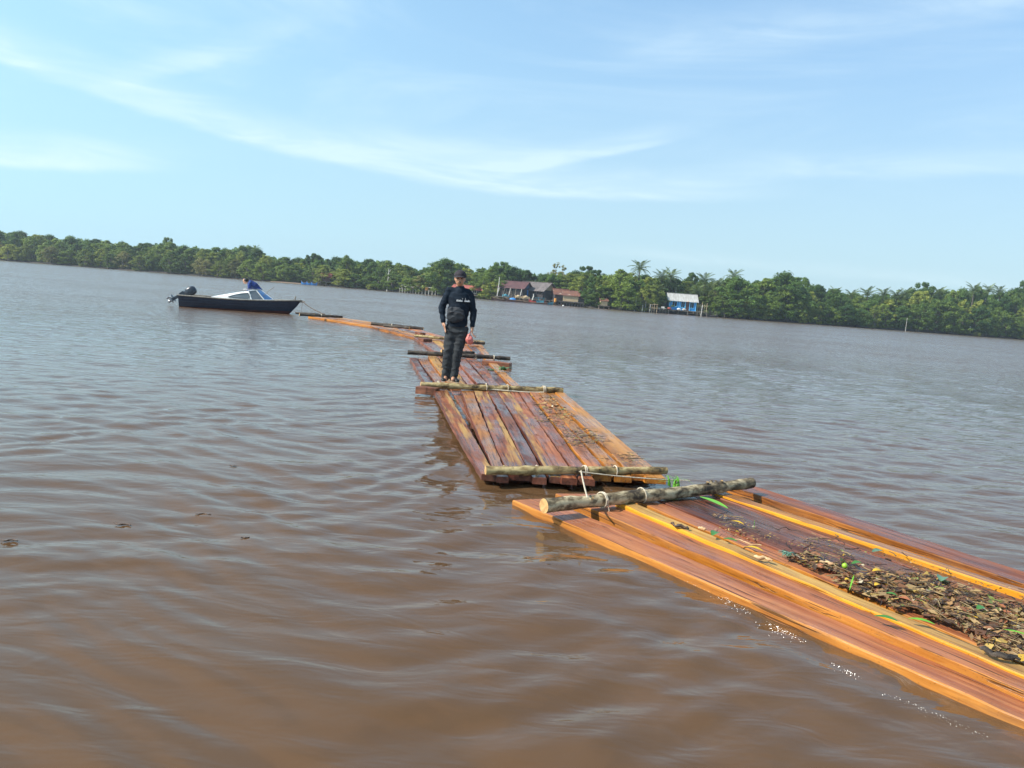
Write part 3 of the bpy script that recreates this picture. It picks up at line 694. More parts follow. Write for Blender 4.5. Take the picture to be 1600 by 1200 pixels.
chunk('bark_chip', 1292, 879, .125, .08, .011, .01, -.5, 'chip', 'whitish bark chip left of the lime green fruit', 4)
chunk('bark_chip', 1097, 826, .12, .05, .012, .01, -.5, 'chip', 'small pale chip left of the round green leaf', 5)
chunk('bark_chip', 1168, 848, .125, .17, .007, .01, -.65, 'chip', 'long pale strip of bark above the yellow leaf', 6)
chunk('driftwood', 857, 882, .012, .11, .010, .004, -.12, 'driftwood', 'brown twig floating on open water left of the near raft', 7)
chunk('driftwood', 1225, 826, .10, .22, .003, .03, -.3, 'bark_dark', 'thin dark curved twig on the bare planks', 9)
chunk('driftwood', 700, 574, .1, .25, .03, .03, .1, 'driftwood', 'bark piece lying on the yellow planks of the third raft', 10)

# ------------------------------------------------------------------ people
def capsule(b, a, c, ra_, rc, n=14):
    a, c = Vector(a), Vector(c); b.tube([a, a.lerp(c, .5), c], [ra_, (ra_+rc)/2, rc], n); b.sphere(a, ra_, n, 8); b.sphere(c, rc, n, 8)
def chain(b, pts, rs):
    for i in range(len(pts)-1): capsule(b, pts[i], pts[i+1], rs[i], rs[i+1])
def ell(b, c, r, n=18): b.sphere(c, r, n, 12)
def fused(name, b, mat, parent, voxel=.009, smooth_it=6, disp=None):
    """weld overlapping volumes into one continuous skin"""
    me = b.mesh(name+'_tmp', MT[mat]); o = bpy.data.objects.new(name+'_tmp', me); COL.objects.link(o)
    m1 = o.modifiers.new('r', 'REMESH'); m1.mode = 'VOXEL'; m1.voxel_size = voxel
    m2 = o.modifiers.new('s', 'SMOOTH'); m2.iterations = smooth_it; m2.factor = .6
    dg = bpy.context.evaluated_depsgraph_get(); dg.update(); nm = bpy.data.meshes.new_from_object(o.evaluated_get(dg))
    bpy.data.objects.remove(o)
    if disp:
        a, f = disp; nn = len(nm.vertices); co = np.empty(nn*3); nm.vertices.foreach_get('co', co); no = np.empty(nn*3); nm.vertices.foreach_get('normal', no)
        co = co.reshape(-1, 3); no = no.reshape(-1, 3)
        d = np.array([mnoise.noise(Vector((p[0]*f[0], p[1]*f[1], p[2]*f[2]))) for p in co]); d = (1-2*np.abs(d)*1.6)
        co += no*(d*a)[:, None]; nm.vertices.foreach_set('co', co.ravel())
    nm.materials.clear(); nm.materials.append(MT[mat]); nm.polygons.foreach_set('use_smooth', [True]*len(nm.polygons)); nm.update(); nm.name = name
    return link(name, nm, parent)
def hand(b, w, d, side, curl=.35, fwd=Vector((0, -1, 0))):
    """w wrist, d pointing direction of the hand; palm faces the thigh"""
    d = d.normalized(); s = fwd.normalized(); t = d.cross(s).normalized()*side
    capsule(b, w, w+d*.04, .024, .028); 
    for k in range(4):
        base = w+d*.05+s*(.024-.016*k); capsule(b, w+d*.01+s*(.018-.012*k), base+d*.03, .017, .012)
        L = [.072, .082, .076, .058][k]; p0 = base+d*.03; p1 = p0+(d-t*curl*.3)*L*.5; p2 = p1+(d-t*curl)*L*.32; p3 = p2+(d*.8-t*curl*1.6)*L*.25
        chain(b, [p0, p1, p2, p3], [.0105, .0098, .009, .0078])
    q0 = w+d*.015+s*.02; q1 = q0+(d*.6+s*.8)*.035; q2 = q1+(d*.9+s*.35-t*.2)*.034; chain(b, [q0, q1, q2], [.015, .012, .0095])
def head(b, c, tilt=0.0):
    """c centre of skull, facing -y"""
    ell(b, c+Vector((0, .012, .025)), (.082, .098, .094)); ell(b, c+Vector((0, -.02, -.035)), (.069, .072, .080)); ell(b, c+Vector((0, -.035, -.085)), (.040, .042, .032))
    ell(b, c+Vector((0, -.098, -.022)), (.011, .016, .022)); ell(b, c+Vector((0, -.104, -.037)), (.017, .013, .010))
    ell(b, c+Vector((0, -.085, .018)), (.055, .014, .012))
    for s in (-1, 1):
        ell(b, c+Vector((s*.078, .010, -.012)), (.010, .020, .032)); ell(b, c+Vector((s*.042, -.065, -.030)), (.022, .02, .018))
    ell(b, c+Vector((0, -.094, -.066)), (.026, .010, .006)); ell(b, c+Vector((0, -.092, -.078)), (.021, .010, .007))

def make_man():
    base = G(706, 596, .165); t = empty('person', base, R(2))
    t.scale = (1.0, 1.0, 1.0)
    tag(t, 'man in black cap, dark sweater and charcoal trousers standing on the rafts', 'person')
    V = Vector; hc = V((.02, -.01, 1.615)); nk = V((.03, .02, 1.47))
    sL, eL, wL = V((-.155, .02, 1.40)), V((-.235, .03, 1.13)), V((-.195, -.04, .92))
    sR, eR, wR = V((.205, .02, 1.385)), V((.265, .03, 1.12)), V((.262, -.05, .885))
    hpL, knL, anL = V((-.065, .01, .86)), V((-.085, -.02, .47)), V((-.105, .02, .10))
    hpR, knR, anR = V((.105, .01, .86)), V((.055, -.03, .47)), V((.02, .01, .10))
    b = MB()      # body, one surface under the clothes
    head(b, hc); capsule(b, nk, hc-V((0, -.02, .06)), .060, .055); capsule(b, nk-V((0, 0, .07)), nk, .075, .062)
    ell(b, (.025, .02, 1.27), (.15, .10, .18)); ell(b, (.02, .02, 1.02), (.13, .095, .18)); ell(b, (.02, .02, .90), (.145, .10, .10))
    for s_, e, w, sd in ((sL, eL, wL, -1), (sR, eR, wR, 1)): chain(b, [s_+V((-sd*.02, 0, -.03)), e, w], [.034, .032, .026])
    hand(b, wL, V((.38, -.15, -1)), -1, .15, V((.35, -1, 0))); hand(b, wR, V((.03, -.05, -1)), 1, 1.0, V((-.1, -1, 0)))
    for h_, k, a in ((hpL, knL, anL), (hpR, knR, anR)): chain(b, [h_, k, a], [.082, .052, .036]); capsule(b, a-V((0, 0, .04)), a+V((0, -.13, -.055)), .036, .030)
    fused('body', b, 'skin', t, .0075, 3)
    b = MB()      # sweater
    ell(b, (.025, .02, 1.29), (.180, .118, .17)); ell(b, (.025, .015, 1.12), (.170, .120, .22)); ell(b, (.022, .01, .955), (.165, .122, .10))
    chain(b, [sL+V((.02, 0, .01)), eL, wL+V((0, 0, .025))], [.064, .054, .040]); chain(b, [sR-V((.02, 0, .01)), eR, wR+V((0, 0, .025))], [.063, .053, .040])
    capsule(b, V((-.10, .02, 1.42)), V((.16, .02, 1.405)), .062, .062); capsule(b, (.03, .02, 1.40), (.03, .018, 1.455), .092, .072)
    sw = fused('sweater', b, 'sweater', t, .010, 5, (.007, (6, 6, 14)))
    for w, e in ((wL, eL), (wR, eR)):
        cf = MB(); d = (w-e).normalized(); c0 = w+V((0, 0, .01)); cf.tube([c0-d*.03, c0+d*.01], [.040, .035], 16); cf.build('cuff', MT['sweater'], sw, True)
    b = MB(); b.tube([V((.022, .008, .865)), V((.022, .008, .915))], [.150, .158], 24)
    for i, v in enumerate(b.v): b.v[i] = (v[0], .008+(v[1]-.008)*.74, v[2])
    b.build('hem_band', MT['sweater'], sw, True)
    b = MB()      # print
    r = random.Random(3); x = -.005
    for k in range(11):
        if k == 6: x += .028; b.build('printed_word', MT['print'], sw, True); b = MB()
        w = r.uniform(.010, .016); h = r.uniform(.022, .034)
        yy = .02-.118*math.sqrt(max(0, 1-((x-.025)/.185)**2))-.014
        if k % 3 != 2: b.tube([V((x, yy, 1.262)), V((x+w*.5, yy-.001, 1.262+h)), V((x+w, yy, 1.262))], .0050, 5)
        else: b.sphere((x+w*.5, yy, 1.270), (.009, .004, .012), 8, 6)
        x += w+.003
    b.build('printed_word', MT['print'], sw, True)
    for x_ in (.085, .128): b = MB(); b.tube([V((x_, -.108, 1.295)), V((x_, -.108, 1.318))], .0025, 5); b.build('printed_stroke', MT['print'], sw, True)
    b = MB()      # trousers
    ell(b, (.02, .012, .885), (.158, .112, .085)); ell(b, (.02, .015, .80), (.160, .115, .10))
    chain(b, [hpL-V((0, 0, .03)), knL, anL-V((0, 0, .03))], [.098, .080, .062]); chain(b, [hpR-V((0, 0, .03)), knR, anR-V((0, 0, .03))], [.098, .080, .062])
    capsule(b, (-.01, .01, .80), (.0, .0, .66), .10, .065)
    fused('trousers', b, 'trousers', t, .010, 5, (.009, (5, 5, 13)))
    for (a, yaw) in ((anL, -.15), (anR, .45)):   # shoes
        b = MB(); d = V((math.sin(yaw), -math.cos(yaw), 0)); a0 = V((a.x, a.y, 0))
        capsule(b, a0+V((0, 0, .055))-d*.03, a0+d*.13+V((0, 0, .035)), .042, .034); ell(b, a0+V((0, 0, .075)), (.045, .05, .05)); ell(b, a0+d*.15+V((0, 0, .032)), (.042, .045, .03))
        so = fused('shoe', b, 'shoe', t, .009, 3); c = MB(); c.tube([a0-d*.065+V((0, 0, .012)), a0+d*.05+V((0, 0, .012)), a0+d*.185+V((0, 0, .012))], [.034, .045, .026], 12)
        for i, v in enumerate(c.v): c.v[i] = (v[0], v[1], .012+(v[2]-.012)*.28)
        c.build('sole', MT['sole'], so, True)
    b = MB()      # cap
    cc = hc+V((0, .012, .045)); ell(b, cc+V((0, 0, .0)), (.096, .112, .088)); cp = b
    for i, v in enumerate(b.v): 
        if v[2] < cc.z-.012: b.v[i] = (v[0]*1.0, v[1], cc.z-.012)
    b.sphere(cc+V((0, 0, .078)), .007, 8, 6)
    cap = b.build('cap', MT['cap'], t, True)
    b = MB(); Vt = []; n = 12
    for i in range(n+1):
        a = math.pi*i/n; x_ = .090*math.cos(a); yi = -.075*math.sin(a)-.020; yo = -.145*math.sin(a)**.7-.02
        zc = cc.z-.004-.018*abs(math.cos(a))**2
        Vt += [(cc.x+x_, cc.y+yi, zc+.008), (cc.x+x_*1.02, cc.y+yo, zc-.022*math.sin(a)), (cc.x+x_, cc.y+yi, zc+.002), (cc.x+x_*1.02, cc.y+yo, zc-.006-.022*math.sin(a))]
    Fs = []
    for i in range(n): a = i*4; Fs += [(a, a+4, a+5, a+1), (a+2, a+3, a+7, a+6), (a+1, a+5, a+7, a+3)]
    b.add(Vt, Fs); b.build('visor', MT['cap'], cap, True)
    b = MB(); ell(b, hc+V((0, .035, .0)), (.088, .086, .078)); b.build('hair', MT['hair'], t, True)
    for s in (-1, 1):
        b = MB(); b.sphere(hc+V((s*.030, -.083, -.002)), (.016, .010, .009), 10, 8); b.build('eye', MT['shoe'], t, True)
        b = MB(); b.tube([hc+V((s*.014, -.090, .015)), hc+V((s*.034, -.090, .019)), hc+V((s*.050, -.078, .014))], .0032, 6); b.build('eyebrow', MT['hair'], t, True)
    b = MB(); b.tube([hc+V((-.022, -.097, -.071)), hc+V((0, -.1025, -.0725)), hc+V((.022, -.097, -.071))], .0042, 6); b.build('mouth_line', MT['shoe'], t, True)
    b = MB(); b.tube([hc+V((-.026, -.094, -.060)), hc+V((0, -.103, -.054)), hc+V((.026, -.094, -.060))], [.003, .0055, .003], 6); b.build('moustache', MT['hair'], t, True)
    # bag worn in front, and the pink bag in his hand
    wb = empty('waist_bag', base+V((.0, -.115, 1.06)), R(-6)); tag(wb, 'grey and black nylon bag worn at the belly of the standing man', 'bag')
    b = MB(); ell(b, (0, .01, .0), (.145, .034, .115)); ell(b, (-.03, .012, -.05), (.12, .036, .085)); ell(b, (-.08, .005, .02), (.06, .036, .09)); fused('pouch', b, 'pouch', wb, .009, 4, (.006, (9, 9, 16)))
    b = MB(); b.tube([V((-.085, -.038, .03)), V((0, -.060, .048)), V((.085, -.038, .03))], .004, 6); b.build('zip', MT['motor'], wb, True)
    b = MB(); b.tube([V((-.11, .02, .02)), V((-.15, .09, .06)), V((-.13, .2, .07))], .008, 6); b.build('strap', MT['pouch'], wb, True)
    pb = empty('plastic_bag', base+wR+V((-.025, -.02, -.20))); tag(pb, 'pink-red plastic bag hanging from the standing man\'s hand', 'bag')
    b = MB(); ell(b, (0, 0, 0), (.060, .045, .068)); ell(b, (-.01, 0, .055), (.030, .024, .035)); ell(b, (.012, 0, -.03), (.05, .042, .045)); fused('sack', b, 'pinkbag', pb, .007, 2, (.006, (22, 22, 12)))
    b = MB(); b.tube([V((-.01, 0, .07)), V((.01, .005, .13))], [.012, .006], 7); b.build('handle', MT['pinkbag'], pb, True)
make_man()

# ------------------------------------------------------------------ speedboat
def make_boat():
    A = G(286, 478.5, 0.0); Bp = G(455, 490.5, 0.0); d = (Bp-A); d.z = 0; rz = math.atan2(d.y, d.x)
    t = empty('speedboat', A, rz); tag(t, 'small navy-hulled open speedboat with white cabin shell and tilted outboard motor', 'boat')
    L = 4.98; hw = .82; V = Vector; b = MB(); st = []
    N = 22
    for i in range(N+1):
        u = i/N; x = L*u
        hb = hw*(1-max(0, (u-.42)/.58)**2.3)*(.90+.10*min(1, u/.25)); hb = max(hb, .012)
        sheer = .47+.02*math.cos(u*3)+.17*max(0, u-.35)**1.6/.5
        kx = x-.0 if u < .75 else x-.55*((u-.75)/.25)**1.5*1.0       # raked stem: lower points lag behind
        kz = -.22+.10*max(0, u-.8)/.2
        ring = [(x, hb, sheer), (x-(x-kx)*.35, hb*.93, sheer*.55), (x-(x-kx)*.7, hb*.80, .02+.10*u), (kx, hb*.45, kz*.6), (kx, 0, kz)]
        ring += [(p[0], -p[1], p[2]) for p in ring[-2::-1]]
        st.append(ring)
    vs = [p for r_ in st for p in r_]; fs = []; mi = []
    for i in range(N):
        for k in range(8): a = i*9+k; fs.append((a, a+1, a+10, a+9)); mi.append(1 if k in (2, 3, 4, 5) else 0)
    for f, m_ in zip(fs, mi): pass
    bb = len(b.v); b.v += vs; b.f += fs; b.mi += mi
    b.f.append(tuple(range(9))); b.mi.append(0)
    hull = b.build('hull', [MT['navy'], MT['antifoul']], t, True)
    for m_ in [hull.modifiers.new('e', 'EDGE_SPLIT')]: m_.split_angle = R(35)
    for s in (1, -1):
        g = MB(); g.tube([V(r_[0 if s > 0 else 8])+V((0, s*.012, .0)) for r_ in st], .028, 8); g.build('gunwale', MT['gunwale'], t, True)
        for zz in (.72, .45):
            g = MB(); g.tube([V(r_[0 if s > 0 else 8]).lerp(V(r_[1 if s > 0 else 7]), (1-zz)*2)+V((0, s*.012, 0)) for r_ in st[:-2]], .010, 5); g.build('rubbing_strake', MT['navy'], hull, True)
    dk = MB()
    for i in range(1, N): pass
    dk.add([(p[0][0], p[0][1]*.97, p[0][2]-.05) for p in st]+[(p[8][0], p[8][1]*.97, p[8][2]-.05) for p in st],
           [(i, i+N+1, i+N+2, i+1) for i in range(N)]); dk.build('deck', MT['gunwale'], t)
    cx = lambda x: 1.22+(x-1.45)*.874
    # white cabin shell: rises from aft, highest at the windscreen
    def top(x): return np.interp(x, [cx(a) for a in [1.45, 1.9, 2.5, 3.05, 3.45, 3.55, 4.2]], [.50, .60, .73, .84, .87, .86, .50])
    xs = [cx(a) for a in (1.45, 1.75, 2.1, 2.5, 2.9, 3.2, 3.42)]; c = MB(); rings = []
    for x in xs:
        zt = top(x); w = .62-.04*abs(x-2.6); w2 = w-.20*(zt-.48)
        rings.append([(x, -w, .46), (x, -w2-.02, .46+(zt-.46)*.6), (x, -w2+.06, zt-.03), (x, -.2, zt+.015), (x, .2, zt+.015), (x, w2-.06, zt-.03), (x, w2+.02, .46+(zt-.46)*.6), (x, w, .46)])
    for r_ in rings: c.v += r_
    for i in range(len(xs)-1):
        for k in range(7): a = i*8+k; c.f.append((a, a+8, a+9, a+1)); c.mi.append(0)
    c.f.append(tuple(range(8))[::-1]); c.mi.append(0)
    cabin = c.build('cabin', MT['white'], t, True)
    # side windows, proud frames
    for s in (-1, 1):
        def sp(x, z):
            w = .62-.04*abs(x-2.6); zt = top(x); w2 = w-.20*(zt-.48); f = (z-.46)/((zt-.46)*.6)
            return V((x, s*(w+(w2+.02-w)*min(1, f)+.012-.05*max(0, f-1)), z))
        out = [(2.35, .57), (2.6, .66), (2.95, .745), (3.28, .79), (3.36, .64), (3.36, .56), (2.9, .545)]
        pts = [sp(cx(p[0]), p[1]) for p in out]; w_ = MB(); w_.add(pts+[p-V((0, s*.01, 0)) for p in pts], [tuple(range(7)), tuple(range(7, 14))[::-1]]+[(i, (i+1) % 7, 7+(i+1) % 7, 7+i) for i in range(7)])
        wo = w_.build('side_window', MT['glass'], cabin); fr = MB(); fr.tube(pts+[pts[0]], .012, 6); fr.build('window_frame', MT['motor'], wo, True)
    # windscreen: frame bars and panes
    base = [V((3.47, -.60, .50)), V((4.05, -.46, .53)), V((4.38, 0, .56)), V((4.05, .46, .53)), V((3.47, .60, .50))]
    topp = [V((3.28, -.50, .88)), V((3.62, -.38, .93)), V((3.74, 0, .95)), V((3.62, .38, .93)), V((3.28, .50, .88))]
    base = [V((cx(p.x), p.y, p.z)) for p in base]; topp = [V((cx(p.x), p.y, p.z)) for p in topp]
    ws = empty('windscreen', (0, 0, 0)); ws.parent = t
    for i in range(4):
        q = [base[i], base[i+1], topp[i+1], topp[i]]; m_ = MB(); m_.add(q+[p+V((.006, 0, .006)) for p in q], [(0, 1, 2, 3), (7, 6, 5, 4)]); m_.build('pane', MT['blueglass'] if i > 0 else MT['glass'], ws)
    for i in range(5): m_ = MB(); m_.tube([base[i], topp[i]], .024, 8); m_.build('post', MT['white'], ws, True)
    m_ = MB(); m_.tube(base, .025, 8); m_.tube(topp, .024, 8); m_.build('frame', MT['white'], ws, True)
    m_ = MB(); m_.tube([V((2.6, -.46, .82)), V((2.6, -.46, .93)), V((3.2, -.38, .97)), V((3.2, .38, .97)), V((2.6, .46, .93)), V((2.6, .46, .82))], .016, 8); m_.build('grab_rail', MT['alu'], t, True)
    m_ = MB(); m_.tube([V((3.35, -.30, .62)), V((3.6, -.32, .92)), V((3.85, -.32, 1.12))], .012, 6); m_.build('rod', MT['gunwale'], t, True)
    m_ = MB(); m_.tube([V((4.7, 0, .60)), V((4.72, 0, .78))], .03, 8); m_.tube([V((4.62, 0, .60)), V((5.12, 0, .56))], .045, 8); m_.build('bow_post', MT['gunwale'], t, True)
    # outboard motor tilted up over the transom
    mo = empty('outboard_motor', (0.06, -.05, .60)); mo.parent = t; mo.rotation_euler.y = R(55); mo.scale = (.92, .95, 1.0)
    m_ = MB(); rr = [.10, .155, .175, .17, .14, .06]; zz = [0, .08, .20, .34, .44, .49]
    n = 16; rg = []
    for z_, r_ in zip(zz, rr):
        rg.append([V((.10+r_*1.25*math.copysign(abs(math.cos(2*math.pi*k/n))**.7, math.cos(2*math.pi*k/n)), r_*.9*math.copysign(abs(math.sin(2*math.pi*k/n))**.7, math.sin(2*math.pi*k/n)), z_)) for k in range(n)])
    m_.v = [tuple(p) for r_ in rg for p in r_]; m_.f = [(i*n+k, i*n+(k+1) % n, (i+1)*n+(k+1) % n, (i+1)*n+k) for i in range(5) for k in range(n)]+[tuple(range(n))[::-1], tuple(range(5*n, 6*n))]; m_.mi = [0]*len(m_.f)
    m_.build('cowling', MT['motor'], mo, True)
    m_ = MB(); m_.box((.02, 0, -.10), (.22, .16, .20)); m_.box((.18, 0, -.12), (.12, .24, .22)); m_.build('midsection', MT['motor'], mo)
    m_ = MB(); m_.box((.0, 0, -.38), (.13, .06, .42)); m_.build('leg', MT['motor'], mo)
    m_ = MB(); m_.box((-.04, 0, -.52), (.34, .20, .015)); m_.build('cavitation_plate', MT['motor'], mo)
    m_ = MB(); m_.tube([V((.14, 0, -.64)), V((.05, 0, -.64)), V((-.12, 0, -.64))], [.015, .055, .045], 10); m_.box((.0, 0, -.74), (.12, .012, .14)); m_.build('gearcase', MT['alu'], mo, True)
    for k in range(3):
        a = k*2.094; m_ = MB(); m_.box((-.16, .07*math.cos(a), -.64+.07*math.sin(a)), (.012, .13, .08), rot=Matrix.Rotation(a, 3, 'X') @ Matrix.Rotation(.5, 3, 'Y')); m_.build('propeller_blade', MT['alu'], mo)
    # cockpit sole clutter: thwart
    m_ = MB(); m_.box((.75, 0, .43), (.30, 1.4, .04)); m_.build('thwart', MT['deckwood'], t)
    # towing ropes
    W_ = lambda x, y, z: t.matrix_basis @ V((x, y, z))
    bow = A + Matrix.Rotation(rz, 3, 'Z') @ V((5.0, 0, .60))
    rope_line('rope', [bow, G(507, 491, .24)], .022, 'rope_dark', 'dark mooring rope slanting from the boat bow to the farthest raft', .06)
    rope_line('rope', [bow+V((.03, 0, -.05)), G(470, 490, .12)], .010, 'rope_dark', 'thin line hanging straight down from the boat bow', .0)
    # person bending over in the boat
    pr = empty('person', A+Matrix.Rotation(rz, 3, 'Z') @ V((3.10, .10, .35)), rz); tag(pr, 'person in blue shirt bending over inside the speedboat', 'person')
    b = MB(); hp = V((.02, .05, .58)); ch = V((-.34, .02, .86)); hd = V((-.56, 0, .93))
    def seg_torso(b, k):
        chain(b, [hp, hp.lerp(ch, .5)+V((0, 0, .04)), ch], [.125*k, .135*k, .125*k]); capsule(b, ch+V((0, -.13, -.02)), ch+V((0, .13, -.02)), .075*k, .075*k)
    seg_torso(b, .9); capsule(b, ch, hd, .075, .055)
    hb_ = MB(); head(hb_, V((0, 0, 0))); rotm = Matrix.Rotation(R(-90), 3, 'Z'); dn = Matrix.Rotation(R(-40), 3, 'Y')
    hb_.v = [tuple(hd+dn @ (rotm @ V(v))) for v in hb_.v]; b.add(hb_.v, hb_.f)
    for s in (-1, 1):
        sh = ch+V((0, s*.16, -.02)); el = sh+V((-.02, s*.07, -.26)); wr = el+V((-.03, -s*.04, -.20)); chain(b, [sh, el, wr], [.05, .038, .028]); hand(b, wr, V((-.2, 0, -1)), s, .6, V((-1, 0, 0)))
        chain(b, [hp+V((0, s*.09, -.02)), V((-.10, s*.12, .22)), V((.02, s*.12, -.20))], [.085, .06, .04]); capsule(b, V((.02, s*.12, -.25)), V((-.14, s*.12, -.27)), .035, .03)
    fused('body', b, 'skin', pr, .012, 3)
    b = MB(); seg_torso(b, 1.08)
    for s in (-1, 1):
        sh = ch+V((0, s*.16, -.02)); el = sh+V((-.02, s*.07, -.26)); chain(b, [sh, el, el+V((-.02, -s*.02, -.12))], [.072, .056, .045])
    fused('shirt', b, 'blue_shirt', pr, .014, 4, (.010, (9, 9, 9)))
    b = MB()
    for s in (-1, 1): chain(b, [hp+V((0, s*.08, -.01)), V((-.06, s*.12, .18)), V((.02, s*.12, -.19))], [.118, .08, .055])
    ell(b, hp, (.15, .17, .12)); fused('trousers', b, 'blue_shirt', pr, .014, 4)
    b = MB(); b.sphere(hd+V((.03, 0, .04)), (.110, .100, .10), 12, 8); b.build('hair', MT['hair'], pr, True)
make_boat()
# ------------------------------------------------------------------ far bank: trees
TOPX = [-300, 0, 30, 60, 100, 165, 200, 235, 262, 285, 318, 340, 372, 397, 415, 435, 460, 485, 500, 520, 537, 552, 570, 600, 625, 640, 652, 665, 685, 697, 710, 735, 760, 780, 800, 825, 845, 870, 890, 905, 920, 930, 945, 965, 985, 1010, 1030, 1060, 1090, 1115, 1150, 1180, 1200, 1225, 1245, 1262, 1275, 1300, 1330, 1370, 1410, 1430, 1450, 1500, 1520, 1545, 1570, 1590, 1620, 2000]
TOPY = [340, 359, 363, 367, 370, 376, 380, 381, 378, 384, 385, 389, 384, 388, 396, 400, 405, 401, 399, 403, 401, 409, 407, 407, 412, 415, 422, 417, 411, 407, 413, 418, 418, 414, 419, 421, 425, 427, 429, 423, 422, 428, 431, 424, 428, 427, 432, 432, 436, 440, 438, 440, 434, 431, 434, 441, 448, 455, 458, 459, 457, 449, 452, 455, 449, 455, 454, 445, 446, 470]
def topz(px, D): return CAMZ - (np.interp(px, TOPX, TOPY)-HOR(px))*D/FPX*1.0
FM = {'dark': foliage('dark_mangrove_leaves', (0.036, 0.088, 0.022), (0.140, 0.235, 0.045)),
      'mid': foliage('green_mangrove_leaves', (0.080, 0.145, 0.026), (0.27, 0.35, 0.06)),
      'yellow': foliage('yellow_green_leaves', (0.13, 0.180, 0.028), (0.40, 0.43, 0.08)),
      'olive': foliage('dry_olive_leaves', (0.12, 0.122, 0.038), (0.34, 0.30, 0.11)),
      'palm': foliage('palm_leaves', (0.045, 0.085, 0.030), (0.18, 0.23, 0.07), .5, .25)}
MT['trunk'] = simple('pale_mangrove_bark', (0.20, 0.17, 0.13), (0.09, 0.075, 0.055), 0.9, 3)
MT['trunk_dark'] = simple('dark_tree_bark', (0.05, 0.04, 0.03), (0.025, 0.02, 0.016), 0.9, 3)
def crown_mesh(name, mat, seed, h, rad, z0, nclump, nleaf, leaf, flat=0.6, top_round=0.55):
    """leaf clumps on many twig ends through the crown's volume"""
    r = np.random.default_rng(seed); cs = []
    while len(cs) < nclump:
        z = r.uniform(0, 1); prof = (math.sin(math.pi*min(1, (z*.86+.14)))**top_round)
        a = r.uniform(0, 2*math.pi); q = prof*rad*math.sqrt(r.uniform(.05, 1.0))*(0.72+0.75*abs(mnoise.noise(Vector((math.cos(a)*1.3+seed, math.sin(a)*1.3, z*2.6)))*1.4))
        cs.append((q*math.cos(a), q*math.sin(a), z0+(h-z0)*z*(1-.12*(q/rad)**2), r.uniform(.45, 1.25)))
    V = []; N = []
    per = nleaf//nclump
    for (x, y, z, s) in cs:
        R_ = s*rad*.215; d = r.normal(0, 1, (per, 3)); d /= np.linalg.norm(d, axis=1)[:, None]
        q = R_*r.random(per)**.45; p = np.array([x, y, z])+d*q[:, None]*np.array([1, 1, .85]); V.append(p); N.append(d)
    Pn = np.concatenate(V); D = np.concatenate(N); n = len(Pn)
    nrm = D+r.normal(0, .55, (n, 3))+np.array([0, 0, .5]); nrm /= np.linalg.norm(nrm, axis=1)[:, None]
    t = np.cross(nrm, r.normal(0, 1, (n, 3))); t /= np.linalg.norm(t, axis=1)[:, None]; b = np.cross(nrm, t)
    sz = leaf*r.uniform(.5, 1.3, n); a_, b_ = t*sz[:, None], b*(sz*flat)[:, None]
    Q = np.stack([Pn-a_, Pn-b_*.9, Pn+a_, Pn+b_*.9], 1); Q[:, 0] -= nrm*sz[:, None]*.15; Q[:, 2] -= nrm*sz[:, None]*.15
    Q[:, :, 2] = np.maximum(Q[:, :, 2], .05)
    return np_mesh(name, Q.reshape(-1, 3), np.arange(n*4).reshape(-1, 4), FM[mat]), cs
def trunk_mesh(cs, seed, h, mat, stems=1, rr=.13):
    r = random.Random(seed); b = MB()
    for s in range(stems):
        a = r.uniform(0, 6.28); o = Vector((math.cos(a), math.sin(a), 0))*(0 if stems == 1 else r.uniform(.3, 1.3)); lean = Vector((r.uniform(-.12, .12), r.uniform(-.12, .12), 1))
        pts = [o+lean*h*.85*t+Vector((.12*math.sin(3*t+s), .1*math.cos(4*t+s), 0)) for t in (0, .2, .4, .6, .8, 1)]
        b.tube(pts, [rr*1.2, rr, rr*.85, rr*.65, rr*.4, rr*.15], 6)
        for k in range(4):
            a2 = r.uniform(0, 6.28); b.tube([o+lean*h*.06*(k+1), o+Vector((math.cos(a2)*(.3+.25*k), math.sin(a2)*(.3+.25*k), -.3))], [rr*.4, rr*.25], 4)
    for c in cs[::max(1, len(cs)//12)]:
        c = Vector(c[:3]); t = min(.8, max(.15, c.z/h*.7)); b.tube([Vector((0, 0, h*.85*t)), c.lerp(Vector((0, 0, h*t)), .4)+Vector((0, 0, .1)), c], [rr*.45, rr*.3, rr*.12], 5)
    return b.mesh('trunk', MT[mat], True)
KINDS = {}
def kind(key, cname, mat, seed, h, rad, z0, ncl, nl, leaf, tmat='trunk', stems=1, **k):
    cm, cs = crown_mesh('crown', mat, seed, h, rad, z0, ncl, nl, leaf, **k); KINDS[key] = (cname, cm, trunk_mesh(cs, seed, h, tmat, stems), h, rad)
# all built 9 m tall, scaled when planted
kind('m1', 'mangrove_tree', 'mid', 1, 9, 3.4, 1.0, 110, 12000, .17, stems=2); kind('m2', 'mangrove_tree', 'mid', 2, 9, 2.9, 0.7, 100, 10500, .16, stems=3)
kind('m3', 'mangrove_tree', 'dark', 3, 9, 3.3, 1.2, 110, 12000, .17, 'trunk_dark', 2); kind('m4', 'mangrove_tree', 'dark', 4, 9, 2.7, 1.0, 90, 9500, .17, 'trunk_dark', 1, top_round=.8)
kind('m5', 'mangrove_tree', 'yellow', 5, 9, 2.8, .7, 95, 10000, .16, stems=3); kind('m6', 'mangrove_tree', 'yellow', 6, 9, 3.2, 1.0, 95, 10000, .16, stems=2, top_round=.4)
kind('m7', 'mangrove_tree', 'olive', 7, 9, 2.9, 1.4, 80, 7500, .15, stems=3)
kind('b1', 'broadleaf_tree', 'dark', 8, 9, 3.6, 3.0, 80, 10500, .18, 'trunk_dark'); kind('b2', 'broadleaf_tree', 'mid', 9, 9, 3.0, 2.5, 60, 8000, .17, 'trunk_dark', top_round=.9)
